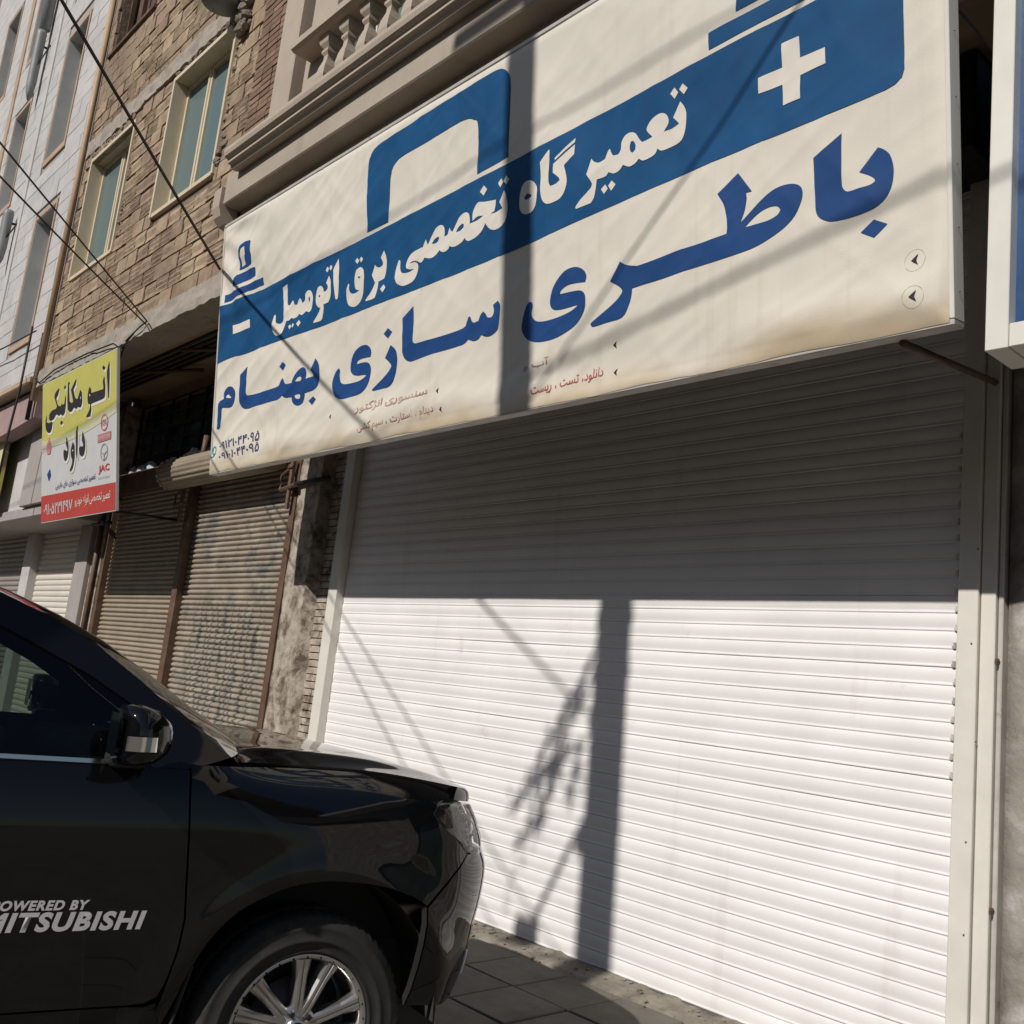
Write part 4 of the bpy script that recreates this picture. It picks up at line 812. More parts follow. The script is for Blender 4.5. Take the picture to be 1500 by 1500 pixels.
# ================================================================== the big banner sign
YB, YT, ZB, ZT = 3.60, 3.36, 3.19, 5.424
BL = math.hypot(YB - YT, ZT - ZB); UPV = Vector((0, (YT - YB) / BL, (ZT - ZB) / BL)); NRM = Vector((0, -UPV.z, UPV.y))
def wrinkle(u, v):
    d = 0.0
    e = max(0.0, u + 8.32)                      # pull folds fanning out of the upper left corner
    ang = math.atan2(2.3 - v, e + 0.30); rr = math.hypot(2.3 - v, e)
    d += 0.016 * math.exp(-e / 1.5) * math.sin(17.0 * ang + 1.5 * noise.noise(Vector((u * 1.3, v * 1.3, 4)))) * min(1, rr * 1.6) * math.exp(-max(0, rr - 0.4) / 1.4)
    d += 0.007 * math.exp(-e / 2.0) * math.sin(15 * (v - 0.32 * e) + 3.0 * noise.noise(Vector((u, v, 0))))
    d += 0.008 * math.sin(5.2 * (v + 0.55 * u) + 1.5 * noise.noise(Vector((u * 0.8, v, 6)))) * (0.4 + noise.noise(Vector((u * 0.5, v * 0.7, 3))))   # slack diagonals
    d += 0.014 * noise.noise(Vector((u * 0.40, v * 0.8, 8)))
    for ca, sa, fq, am, sd in ((0.80, 0.60, 4.6, 0.0075, 11), (0.93, 0.37, 7.5, 0.0040, 23), (0.62, -0.78, 3.6, 0.0055, 37)):   # creases
        s_, t_ = u * ca + v * sa, -u * sa + v * ca
        rdg = max(0.0, 1 - 2.6 * abs(noise.noise(Vector((t_ * fq, s_ * 0.8, sd))))); lv = 0.35 + 0.65 * math.exp(-e / 2.4) + 0.5 * math.exp(-max(0, v - 0.05) / 0.3)
        d += am * rdg * rdg * lv
    w = math.exp(-((v - 0.13) / 0.11) ** 2)     # belly and puckers above the bottom rail
    pk = abs(math.sin(0.95 * u + 0.6)) ** 3
    d += w * (0.030 * noise.noise(Vector((u * 0.75, 5, 0))) + (0.022 * pk + 0.010 * math.sin(2.6 * u + 9 * v)) * (1 if u < -3.6 else 0.3))
    d += 0.0014 * noise.noise(Vector((u * 6, v * 6, 2)))
    edge = min(1, v / 0.05, (BL - v) / 0.04, e / 0.03 if e > 0 else 0, max(0, (-1.72 - u)) / 0.03)
    return d * max(0.0, edge) + 0.012 * max(0.0, edge)
def BAN(u, v, off=0.0):
    return Vector((u, YB, ZB)) + UPV * v + NRM * (wrinkle(u, v) + off)
bs = empty('banner_sign', (-5.0, 3.6, 3.19), 0, 'large cream banner with blue Persian lettering above the white shutter', 'sign')
BO = Vector((-5.0, 3.6, 3.19))
def BLOC(u, v, off=0.0): return BAN(u, v, off) - BO
nu, nv = 300, 104; vv = []; ff = []
for i in range(nu + 1):
    u_ = -8.32 + 6.60 * i / nu
    for k in range(nv + 1):
        if k == 0: vv.append(BLOC(u_, -0.010 + 0.010 * noise.noise(Vector((u_ * 2.3, 0, 4))) + 0.004 * noise.noise(Vector((u_ * 9, 0, 1))), 0.0145))   # hem lapped over the rail
        elif k == 1: vv.append(BLOC(u_, 0.012, 0.016))
        else: vv.append(BLOC(u_, BL * k / nv))
for i in range(nu):
    for k in range(nv): a = i * (nv + 1) + k; ff.append((a, a + nv + 1, a + nv + 2, a + 1))
# vinyl with brown water stains creeping up from the bottom rail
mt = m_banner.node_tree; nd = mt.nodes; LK = mt.links; pr = nd['Principled BSDF']; src = pr.inputs['Base Color'].links[0].from_socket
ge = nd.new('ShaderNodeNewGeometry'); sx = nd.new('ShaderNodeSeparateXYZ'); LK.new(ge.outputs['Position'], sx.inputs[0])
mp = nd.new('ShaderNodeMapping'); mp.inputs['Scale'].default_value = (1.1, 1, 0.9); LK.new(ge.outputs['Position'], mp.inputs[0])
n1 = nd.new('ShaderNodeTexNoise'); n1.inputs['Scale'].default_value = 1.6; n1.inputs['Detail'].default_value = 5; LK.new(mp.outputs[0], n1.inputs['Vector'])
mr = nd.new('ShaderNodeMapRange'); mr.inputs[1].default_value = 3.19; mr.inputs[2].default_value = 3.42; mr.inputs[3].default_value = 0.36; mr.inputs[4].default_value = -0.12; LK.new(sx.outputs['Z'], mr.inputs[0])
ad = nd.new('ShaderNodeMath'); ad.operation = 'ADD'; LK.new(mr.outputs[0], ad.inputs[0]); LK.new(n1.outputs['Fac'], ad.inputs[1])
rp = nd.new('ShaderNodeMapRange'); rp.inputs[1].default_value = 0.58; rp.inputs[2].default_value = 0.95; rp.inputs[3].default_value = 0; rp.inputs[4].default_value = 0.6; LK.new(ad.outputs[0], rp.inputs[0])
mx = nd.new('ShaderNodeMix'); mx.data_type = 'RGBA'; LK.new(rp.outputs[0], mx.inputs[0]); LK.new(src, mx.inputs[6]); mx.inputs[7].default_value = (0.50, 0.36, 0.18, 1)
mp2 = nd.new('ShaderNodeMapping'); mp2.inputs['Scale'].default_value = (9, 1, 0.35); LK.new(ge.outputs['Position'], mp2.inputs[0])
n2 = nd.new('ShaderNodeTexNoise'); n2.inputs['Scale'].default_value = 2.2; n2.inputs['Detail'].default_value = 6; LK.new(mp2.outputs[0], n2.inputs['Vector'])
r2 = nd.new('ShaderNodeMapRange'); r2.inputs[1].default_value = 0.55; r2.inputs[2].default_value = 0.85; r2.inputs[3].default_value = 0; r2.inputs[4].default_value = 0.35; LK.new(n2.outputs['Fac'], r2.inputs[0])
mx2 = nd.new('ShaderNodeMix'); mx2.data_type = 'RGBA'; LK.new(r2.outputs[0], mx2.inputs[0]); LK.new(mx.outputs[2], mx2.inputs[6]); mx2.inputs[7].default_value = (0.50, 0.42, 0.31, 1)
LK.new(mx2.outputs[2], pr.inputs['Base Color'])
link('vinyl_sheet', raw('vinyl_sheet', vv, ff, m_banner, True), bs)
bk = raw('backing', [BAN(-8.31, 0.01, -0.05) - BO, BAN(-1.73, 0.01, -0.05) - BO, BAN(-1.73, BL - 0.01, -0.05) - BO, BAN(-8.31, BL - 0.01, -0.05) - BO], [(0, 1, 2, 3)], m_grey); link('backing', bk, bs)
def flat(u, v, off=0.0): return Vector((u, YB, ZB)) + UPV * v + NRM * off - BO
def rail_box(name, u0, u1, v0, v1, o0, o1, mat):
    bm = bmesh.new(); P = [bm.verts.new(flat(u, v, o)) for u in (u0, u1) for v in (v0, v1) for o in (o0, o1)]
    for q in ((0, 1, 3, 2), (4, 6, 7, 5), (0, 4, 5, 1), (2, 3, 7, 6), (0, 2, 6, 4), (1, 5, 7, 3)): bm.faces.new([P[i] for i in q])
    bmesh.ops.recalc_face_normals(bm, faces=bm.faces[:]); bevel(bm, 0.003); return link(name, bm_mesh(name, bm, mat), bs)
rail_box('bottom_rail', -8.33, -1.703, -0.020, 0.004, -0.075, 0.012, m_alu)
rail_box('top_rail', -8.33, -1.700, BL - 0.004, BL + 0.022, -0.10, 0.010, m_alu)
rail_box('side_rail', -1.722, -1.702, 0.005, BL - 0.005, -0.075, 0.014, m_signwhite)
rail_box('side_rail', -8.335, -8.318, 0.005, BL - 0.005, -0.10, 0.012, m_alu)
bm = bmesh.new(); bmesh.ops.create_icosphere(bm, subdivisions=1, radius=0.004); sc2 = bm_mesh('screw', bm, m_clip)
for v in (0.12, 0.38, 0.64, 0.92, 1.2): link('screw', sc2, bs, flat(-1.698, v, -0.03))
# diagonal strut and stays back to the wall
tube('strut', [Vector((-1.95, 3.66, 3.165)) - BO, Vector((-2.04, 4.76, 3.33)) - BO], 0.018, m_rust, bs, 4)
for u in (-7.9, -5.6, -3.6): tube('stay', [flat(u, 2.0, -0.08), Vector((u, 3.63, 5.15)) - BO], 0.02, m_rust, bs, 6)
# ------------------------------------------------------------------ printing
def glyphs(name, key, mat, off, data=None, fn=None, par=None, step=0.022, lim=50, sm=True):
    sets = []
    for gl in (data or GB)[key]:
        cs = []
        for c in gl:
            p = [(a / 1000, b / 1000) for a, b in c]
            cs.append([(q.x, q.y) for q in smooth_poly(p, lim)] if sm else p)
        sets.append(cs)
    bm = cut_poly(sets, step, (fn or (lambda u, v: BLOC(u, v, off))))
    for fc in bm.faces: fc.smooth = True
    return link(name, bm_mesh(name, bm, mat, True), par or bs)
band = [(-8.318, 0.985), (-6.44, 0.957), (-5.38, 0.955), (-4.34, 0.965), (-3.85, 0.99), (-2.85, 1.03), (-1.975, 1.040), (-1.93, 1.048), (-1.90, 1.068), (-1.888, 1.10), (-1.885, 1.59), (-2.85, 1.578), (-3.17, 1.567), (-4.37, 1.53), (-5.67, 1.50), (-6.51, 1.485), (-7.47, 1.482), (-8.318, 1.50)]
bm = cut_poly([[band]], 0.022, lambda u, v: BLOC(u, v, 0.0025)); link('blue_band', bm_mesh('blue_band', bm, m_band_blue, True), bs)
glyphs('battery_post', 'iconM', m_band_blue, 0.0025); glyphs('battery_terminal', 'iconL', m_print_blue, 0.0025)
right_icon = [[[(-2.882, 1.604), (-1.89, 1.625), (-1.89, 1.71), (-2.882, 1.69)]], [[(-2.72, 1.727), (-2.03, 1.745), (-2.03, 1.83), (-2.06, 1.865), (-2.69, 1.85), (-2.72, 1.82)]], [[(-2.55, 1.90), (-2.2, 1.905), (-2.2, 2.16), (-2.5, 2.15), (-2.55, 2.08)]]]
bm = cut_poly(right_icon, 0.022, lambda u, v: BLOC(u, v, 0.0025)); link('battery_terminal', bm_mesh('battery_terminal', bm, m_band_blue, True), bs)
glyphs('minus_mark', 'minus', m_print_white, 0.005, sm=False); glyphs('plus_mark', 'plus', m_print_white, 0.005, sm=False)
for k in ('behnam', 'sazi', 'batri'): glyphs('blue_word', k, m_print_blue, 0.0025)
for k in ('otomobil', 'bargh', 'takhasosi', 'tamirgah'): glyphs('white_word', k, m_print_white, 0.005)
BF = lambda u, v: BLOC(u, v, 0.003)
place_text('phone_number', '۰۹۱۲۱۰۴۴۰۹۵', -8.13, -7.41, 0.185, lambda k: 0.245 + 0.03 * k, BF, m_print_violet, bs, 0.012)
place_text('phone_number', '۰۹۱۰۱۰۴۴۰۹۵', -8.13, -7.40, 0.095, lambda k: 0.150 + 0.03 * k, BF, m_print_violet, bs, 0.012)
ring = [(-8.245 + 0.055 * math.cos(a), 0.175 + 0.055 * math.sin(a)) for a in [2 * math.pi * k / 24 for k in range(24)]]; hol = [(-8.245 + 0.041 * math.cos(a), 0.175 + 0.041 * math.sin(a)) for a in [2 * math.pi * k / 24 for k in range(24)]]
hand = [(-8.272, 0.195), (-8.262, 0.205), (-8.252, 0.190), (-8.258, 0.180), (-8.240, 0.160), (-8.230, 0.167), (-8.217, 0.155), (-8.230, 0.143), (-8.252, 0.155), (-8.268, 0.175)]
bm = cut_poly([[ring, hol], [hand]], None, BF); link('phone_logo', bm_mesh('phone_logo', bm, m_teal, True), bs)
for txt, u0, u1, v0, v1, mt_ in (('دینام ، استارت ، سیم کشی', -5.90, -5.03, lambda k: 0.050 + 0.02 * k, lambda k: 0.125 + 0.02 * k, m_print_red), ('سنسوری انژکتور', -5.96, -5.10, 0.20, 0.275, m_print_red), ('دانلود، تست ، ریست', -4.12, -3.57, lambda k: 0.052 + 0.02 * k, lambda k: 0.122 + 0.02 * k, m_print_red2), ('آب و', -4.20, -3.99, 0.215, 0.27, m_print_red)):
    place_text('red_lettering', shape_ar(txt), u0, u1, v0, v1, BF, mt_, bs, 0.006)
for u, v in ((-5.0, 0.225), (-4.955, 0.098), (-6.29, 0.228), (-3.49, 0.240), (-3.482, 0.092), (-1.852, 0.273), (-1.852, 0.118)):
    s = 0.023 if u > -2 else 0.020
    bm = cut_poly([[[(u - s * 0.7, v), (u + s * 0.6, v + s), (u + s * 0.25, v), (u + s * 0.6, v - s)]]], None, BF); link('arrow_mark', bm_mesh('arrow_mark', bm, m_print_black), bs)
    if u > -2:
        o_, i_ = [[(u + r_ * math.cos(a), v + r_ * 1.05 * math.sin(a)) for a in [2 * math.pi * k / 28 for k in range(28)]] for r_ in (0.044, 0.0425)]
        bm = cut_poly([[o_, i_]], None, BF); link('arrow_ring', bm_mesh('arrow_ring', bm, M('faint_ring_print', (0.57, 0.53, 0.46), 0.7)), bs)

# ================================================================== yellow mechanic's sign
YO = Vector((-12.33, 3.76, 3.05)); YU = Vector((0, 3.458 - 3.76, 4.83 - 3.05)); YLN = YU.length; YU.normalize(); YN = Vector((0, -YU.z, YU.y))
ys = empty('yellow_sign', YO, 0, 'yellow white and red mechanic sign hung over the brown shutter', 'sign')
def YF(u, v, off=0.003): return Vector((u, 3.76, 3.05)) + YU * v + YN * off - YO
def yquad(name, pts, off, mat):
    bm = bmesh.new(); a = [bm.verts.new(YF(u, v, off)) for u, v in pts]; bm.faces.new(a); return link(name, bm_mesh(name, bm, mat), ys)
bm = bmesh.new(); P = [bm.verts.new(YF(u, v, o)) for u in (-13.66, -11.0) for v in (0, YLN) for o in (-0.03, 0.0)]
for q in ((0, 1, 3, 2), (4, 6, 7, 5), (0, 4, 5, 1), (2, 3, 7, 6), (0, 2, 6, 4), (1, 5, 7, 3)): bm.faces.new([P[i] for i in q])
link('box_frame', bm_mesh('box_frame', bm, m_vinylwhite), ys)
# yellow field runs into the white one along a soft curve
crv = [(-13.65 + 2.64 * k / 20, 1.06 + 0.13 * (k / 20) ** 1.4 - 0.05 * math.sin(math.pi * k / 20)) for k in range(21)]
yquad('yellow_field', crv + [(-11.01, YLN - 0.01), (-13.65, YLN - 0.01)], 0.003, m_yellow)
yquad('pale_curve', [(a, b - 0.10) for a, b in crv] + [(a, b) for a, b in crv[::-1]], 0.0032, M('pale_lime_vinyl', (0.54, 0.54, 0.36), 0.55, var=0.04, spec=0.3))
yquad('red_strip', [(-13.65, 0.01), (-11.01, 0.01), (-11.01, 0.315), (-13.65, 0.345)], 0.003, m_red)
for k in ('auto', 'mech', 'davood'):
    glyphs('pale_shadow', k, m_print_white, 0, GY, (lambda u, v: YF(u + 0.035, v - 0.035, 0.0055)), ys, None)
    glyphs('dark_word', k, m_print_black, 0, GY, (lambda u, v: YF(u, v, 0.008)), ys, None)
glyphs('maker_logo', 'blue', m_print_blue, 0, GY, (lambda u, v: YF(u, v, 0.006)), ys, None); glyphs('maker_logo', 'khodro', M('pink_print', (0.50, 0.20, 0.18), 0.6), 0, GY, (lambda u, v: YF(u, v, 0.006)), ys, None)
def yring(name, u, v, ru, rv, w, mat, extra=()):
    o_ = [(u + ru * math.cos(a), v + rv * math.sin(a)) for a in [2 * math.pi * k / 28 for k in range(28)]]; i_ = [(u + (ru - w) * math.cos(a), v + (rv - w) * math.sin(a)) for a in [2 * math.pi * k / 28 for k in range(28)]]
    bm = cut_poly([[o_, i_], *[[e] for e in extra]], None, lambda a, b: YF(a, b, 0.006)); link(name, bm_mesh(name, bm, mat), ys)
m_pink = M('faded_red_vinyl', (0.46, 0.16, 0.15), 0.55, var=0.1, spec=0.3)
yring('maker_logo', -11.37, 1.02, 0.115, 0.095, 0.018, m_pink); F6 = lambda u, v: YF(u, v, 0.0065)
place_text('maker_logo', 'KIA', -11.44, -11.30, 0.985, 1.055, F6, m_pink, ys, 0.01)
yquad('maker_plate', [(-11.58, 0.81), (-11.16, 0.81), (-11.16, 0.90), (-11.58, 0.90)], 0.006, m_pink); place_text('maker_plate_text', 'KIA MOTORS', -11.56, -11.18, 0.832, 0.878, lambda u, v: YF(u, v, 0.009), m_vinylwhite, ys, 0.01)
yring('maker_logo', -11.37, 0.685, 0.115, 0.098, 0.014, m_grey, ([(-11.48, 0.70), (-11.37, 0.665), (-11.26, 0.70), (-11.26, 0.69), (-11.36, 0.65), (-11.36, 0.59), (-11.38, 0.59), (-11.38, 0.65), (-11.48, 0.69)],))
place_text('maker_logo', 'JAC', -11.54, -11.20, 0.445, 0.545, F6, M('bright_red_vinyl', (0.55, 0.06, 0.06), 0.55, spec=0.3), ys, 0.02); place_text('maker_logo', 'MOTORS', -11.55, -11.19, 0.385, 0.41, F6, m_grey, ys)
place_text('small_lettering', shape_ar('تعمیر تخصصی سواری های خارجی'), -13.07, -11.64, 0.385, 0.475, F6, m_print_violet, ys, 0.008)
place_text('phone_number', '۰۹۱۰۵۲۳۱۴۹۷', -13.53, -12.42, 0.09, 0.245, F6, m_vinylwhite, ys, 0.015)
place_text('red_strip_text', shape_ar('تعمیر تخصصی انواع خودرو'), -12.33, -11.16, 0.10, 0.25, F6, m_print_white, ys, 0.008)
for u in (-13.4, -11.2): tube('hanger', [YF(u, YLN - 0.1, -0.08), Vector((u, 3.60, 5.0)) - YO], 0.015, m_black, ys, 6)
tube('stay', [YF(-11.3, 0.02, -0.05), Vector((-11.5, 4.7, 3.15)) - YO], 0.018, m_black, ys, 6)

# ================================================================== utility pole behind the camera (its shadow falls on the shutter)
PX, PY = -3.235, -2.5; pz = gz(PY) - 0.01; LEAN = 0.034; BXP = PX + LEAN * 6.0
def pole_x(h): return BXP - LEAN * (h - pz)
up_ = empty('utility_pole', (BXP, PY, pz), 0, 'concrete utility pole whose shadow crosses the white shutter', 'utility pole')
up_.rotation_euler = (0, -LEAN, 0)
bm = bmesh.new(); rings = []
for z, h in ((0, 0.17), (3, 0.155), (5.5, 0.143), (8, 0.132), (9.0, 0.120), (11.4, 0.110)): rings.append([bm.verts.new((h * a, h * b, z)) for a, b in ((-1, -0.6), (-0.6, -1), (0.6, -1), (1, -0.6), (1, 0.6), (0.6, 1), (-0.6, 1), (-1, 0.6))])
for a, b in zip(rings, rings[1:]):
    for k in range(8): bm.faces.new((a[k], a[(k + 1) % 8], b[(k + 1) % 8], b[k]))
bm.faces.new(rings[-1]); link('shaft', bm_mesh('shaft', bm, m_pole), up_)
for z in (10.75, 11.2): box('crossarm', -0.8, 0.8, -0.22, -0.13, z, z + 0.09, m_rust, up_, 0.006)
lathe('insulator', [(0.0, 0.0), (0.05, 0.0), (0.05, 0.04), (0.03, 0.05), (0.05, 0.07), (0.045, 0.12), (0.0, 0.14)], m_duct, up_, 12, 'Z', (-0.6, -0.17, 11.29)); lathe('insulator', [(0.0, 0.0), (0.05, 0.0), (0.05, 0.04), (0.03, 0.05), (0.05, 0.07), (0.045, 0.12), (0.0, 0.14)], m_duct, up_, 12, 'Z', (0.6, -0.17, 11.29))
tube('lamp_arm', [(-0.12, 0, 6.62), (-0.22, 0, 6.52), (-0.40, 0.0, 6.20), (-0.55, 0, 5.95)], 0.022, m_duct, up_, 8)
box('lamp_head', -0.72, -0.50, -0.07, 0.07, 5.74, 5.93, m_duct, up_, 0.02)
for z, s in ((6.45, 0.0),): box('junction_box', -0.20 - s, -0.13, -0.06, 0.06, z, z + 0.14, m_duct, up_, 0.008)
for z in (5.6, 6.6, 7.55, 7.9): lathe('strap', [(0.156, 0.0), (0.162, 0.005), (0.162, 0.035), (0.156, 0.04)], m_rust, up_, 16, 'Z', (0, 0, z))
# loose cable ends and dry twigs caught on the pole
bm = bmesh.new(); rnd_ = random.Random(21)
def wisp(x, z, dx, dz, n, r):
    p = Vector((x, rnd_.uniform(-0.1, 0.1), z)); pts = [p.copy()]
    for k in range(n): p = p + Vector((dx / n + rnd_.uniform(-0.035, 0.035), rnd_.uniform(-0.02, 0.02), dz / n + rnd_.uniform(-0.03, 0.03))); pts.append(p.copy())
    atube(bm, pts, r, 5); return pts
def leaf(c, s):
    ang = rnd_.uniform(0, 3.1); d1 = Vector((math.cos(ang), 0.4, math.sin(ang))) * s * 1.5; d2 = Vector((-math.sin(ang), 0.3, math.cos(ang))) * s * 0.6
    bm.faces.new([bm.verts.new(c - d1), bm.verts.new(c - d1 * 0.1 - d2), bm.verts.new(c + d1), bm.verts.new(c - d1 * 0.1 + d2)])
for a in ((-0.14, 7.80, -0.42, -1.05, 12, 0.016), (-0.15, 7.70, -0.26, -0.80, 10, 0.013), (-0.16, 7.55, -0.46, -0.78, 10, 0.012), (-0.30, 7.15, -0.34, -0.70, 9, 0.014), (-0.36, 7.05, -0.50, -0.42, 8, 0.010), (-0.45, 6.85, -0.22, -0.55, 7, 0.012), (-0.15, 7.35, -0.20, -0.75, 9, 0.010)):
    pts = wisp(*a)
    for q in pts[3:]:
        for n_ in range(rnd_.choice((0, 1, 2, 3))): leaf(q + Vector((rnd_.uniform(-0.07, 0.07), rnd_.uniform(-0.06, 0.06), rnd_.uniform(-0.09, 0.03))), rnd_.uniform(0.014, 0.042))
        if rnd_.random() < 0.5:
            e_ = wisp(q.x, q.z, rnd_.uniform(-0.20, 0.08), rnd_.uniform(-0.22, -0.05), 4, 0.005)
            for r_ in e_[1:]:
                if rnd_.random() < 0.7: leaf(r_ + Vector((rnd_.uniform(-0.03, 0.03), 0, rnd_.uniform(-0.04, 0.02))), rnd_.uniform(0.012, 0.034))
tag(link('tangled_twigs', bm_mesh('tangled_twigs', bm, m_cable), up_), kind='stuff')

# ================================================================== cables
def cable(a, b, sag, r, label, n=24, group=None, mat=m_cable):
    a, b = Vector(a), Vector(b); pts = [a.lerp(b, k / n) - Vector((0, 0, sag * 4 * (k / n) * (1 - k / n))) for k in range(n + 1)]
    o = tube('cable', [p - a for p in pts], r, mat, None, 6); o.location = a
    return tag(o, label, 'cable', group or 'overhead cables')
cable((-8.50, 3.44, 5.10), (pole_x(7.05) - 0.10, PY, 7.05), 0.05, 0.013, 'thick black cable running down to the banner left edge')
cable((-10.40, 3.52, 5.03), (pole_x(5.48) - 0.12, PY, 5.48), 0.02, 0.008, 'upper of two black cables meeting at the concrete beam')
cable((-10.42, 3.52, 5.00), (pole_x(5.02) - 0.12, PY, 5.02), 0.06, 0.008, 'lower of two black cables meeting at the concrete beam')
cable((pole_x(7.87) + 0.1, PY, 7.87), (-0.50, 3.62, 6.25), 0.03, 0.009, 'service cable from the pole to the wall right of the banner')
cable((pole_x(8.02) + 0.1, PY, 8.02), (9.0, -3.2, 10.9), 0.15, 0.014, 'thick twisted cable leaving the pole to the right')
cable((-26.0, -3.0, 8.1), (pole_x(9.38) - 0.1, PY, 9.38), 0.05, 0.009, 'street cable arriving at the pole from the left'); cable((pole_x(9.38) + 0.1, PY, 9.38), (12.0, -3.0, 10.4), 0.05, 0.009, 'street cable leaving the pole to the right near its top')
# cable ends stapled along the beam, party-line wires
for nm, pts, r, lb in (('cable', [(-10.40, 3.52, 5.03), (-10.55, 3.51, 5.00), (-10.9, 3.50, 4.90), (-10.75, 3.52, 4.96), (-11.0, 3.50, 4.83), (-11.3, 3.5, 4.95), (-12.3, 3.52, 5.02), (-13.5, 3.52, 5.03), (-14.1, 3.52, 4.95), (-14.45, 3.52, 5.1)], 0.009, 'black wire stapled along the concrete beam above the yellow sign'),
                       ('cable', [(-14.52, 3.40, 5.8), (-14.52, 3.40, 4.9), (-14.58, 3.38, 4.2), (-14.62, 3.38, 3.25)], 0.016, 'vertical black wire on the grey panel left of the yellow sign'),
                       ('cable', [(-19.5, 3.40, 6.0), (-16.0, 3.42, 5.78), (-14.5, 3.45, 5.75)], 0.010, 'short level wire at the left edge above the mauve fascia')):
    a = Vector(pts[0]); o = tube(nm, [Vector(p) - a for p in pts], r, m_cable, None, 6); o.location = a; tag(o, lb, 'cable', 'overhead cables')

# ================================================================== the black car
HD = math.atan2(0.987, 0.162); WCX, WCY = -3.25, 2.07; RT = (math.cos(HD - math.pi / 2), math.sin(HD - math.pi / 2))
CO = Vector((WCX - RT[0] * 0.95, WCY - RT[1] * 0.95, -0.066))
car = empty('parked_car', CO, HD, 'glossy black pickup with silver door lettering parked nose-in before the white shutter', 'pickup')
m_paint = M('black_car_paint', (0.004, 0.0042, 0.005), 0.25, 0.0, var=0.0, coat=1.0, spec=0.0)
m_chrome = M('chrome', (0.62, 0.62, 0.62), 0.12, 1.0, var=0.05)
m_trim = M('black_trim', (0.012, 0.012, 0.012), 0.5, var=0.1)
m_tyre = M('tyre_rubber', (0.022, 0.021, 0.020), 0.8, var=0.2, vs=12, bump=0.0008, bs=120, stain=((0.06, 0.055, 0.048), 8, 0.55, 0.75))
m_alloy = M('alloy_wheel', (0.55, 0.54, 0.53), 0.28, 0.9, var=0.08, vs=8)
m_carglass = glass('car_window', (0.36, 0.42, 0.38), 1.5, 0.0)
m_lens = glass('lamp_lens', (0.85, 0.85, 0.85), 1.5, 0.02)
m_reflector = M('lamp_reflector', (0.66, 0.65, 0.64), 0.3, 0.55, var=0.3, vs=25, bump=0.004, bs=60)
m_amber = M('amber_lens', (0.13, 0.065, 0.055), 0.2, 0.0, var=0.2, coat=0.6)
m_decal = M('silver_decal', (0.62, 0.61, 0.62), 0.4, 0.0, var=0.04)
m_inter = M('car_interior', (0.035, 0.033, 0.030), 0.8, var=0.2)
m_seat = M('seat_fabric', (0.085, 0.080, 0.066), 0.9, var=0.2, vs=20)
def interp(tab, x):
    if x <= tab[0][0]: return tab[0][1]
    if x >= tab[-1][0]: return tab[-1][1]
    for i in range(len(tab) - 1):
        if tab[i][0] <= x <= tab[i + 1][0]:
            x0, y0 = tab[i]; x1, y1 = tab[i + 1]
            m0 = (tab[i + 1][1] - tab[i - 1][1]) / (tab[i + 1][0] - tab[i - 1][0]) if i else (y1 - y0) / (x1 - x0)
            m1 = (tab[i + 2][1] - tab[i][1]) / (tab[i + 2][0] - tab[i][0]) if i + 2 < len(tab) else (y1 - y0) / (x1 - x0)
            h = x1 - x0; t = (x - x0) / h
            return (2 * t ** 3 - 3 * t * t + 1) * y0 + (t ** 3 - 2 * t * t + t) * h * m0 + (-2 * t ** 3 + 3 * t * t) * y1 + (t ** 3 - t * t) * h * m1
SIDE = [(0.36, 0.900), (0.45, 0.935), (0.55, 0.955), (0.75, 0.972), (0.92, 0.980), (1.02, 0.984), (1.09, 0.980), (1.14, 0.970), (1.19, 0.956), (1.235, 0.937), (1.265, 0.908), (1.283, 0.880), (1.297, 0.845)]
KX = [(0.0, 1.0), (0.2, 0.985), (0.45, 0.90), (0.66, 0.80), (0.9, 0.60), (1.0, 0.45)]
XFRONT = [(0.36, 0.84), (0.50, 0.90), (0.62, 0.925), (0.70, 0.935), (0.78, 0.955), (0.90, 0.965), (0.955, 0.955), (0.985, 0.925), (1.05, 0.915), (1.15, 0.885), (1.22, 0.855), (1.27, 0.83)]
def blur_table(tab, w, n=260):
    """the same curve with its kinks rounded off, so that reflections run smoothly"""
    a, b = tab[0][0], tab[-1][0]; ext = lambda x: interp(tab, x) if a <= x <= b else (tab[0][1] + (x - a) * (tab[1][1] - tab[0][1]) / (tab[1][0] - a) if x < a else tab[-1][1] + (x - b) * (tab[-1][1] - tab[-2][1]) / (b - tab[-2][0]))
    out = []
    for k in range(n + 1):
        x = a + (b - a) * k / n; out.append(sum(ext(x + w * q / 8) * (1 - abs(q) / 9) for q in range(-8, 9)) / sum(1 - abs(q) / 9 for q in range(-8, 9)))
    def f(x):
        t = (x - a) / (b - a) * n; t = min(max(t, 0.0), n - 1e-6); k = int(t); return out[k] + (out[k + 1] - out[k]) * (t - k)
    return f
X0, NE = 0.30, 2.7
f_side = blur_table(SIDE, 0.035); f_front = blur_table(XFRONT, 0.05); f_kx = blur_table([(-0.4, 1.0)] + KX, 0.12)
def xf(z): return f_front(z)
def U(x, z): return x - X0 if x <= X0 else (2 / math.pi) * math.asin(min(1.0, ((x - X0) / (xf(z) - X0))) ** (NE / 2))
DOORTOP = [(1.02, 0.984), (1.09, 0.981), (1.14, 0.974), (1.19, 0.965), (1.225, 0.957), (1.25, 0.949), (1.27, 0.940), (1.31, 0.920)]
f_door = blur_table(DOORTOP, 0.035)
def half_width(x, z):
    w = f_side(z)
    if z > 1.02 and x < -0.05:
        t = min(1.0, (-0.05 - x) / 0.42); t = t * t * (3 - 2 * t); w += (f_door(z) - w) * t
    return w
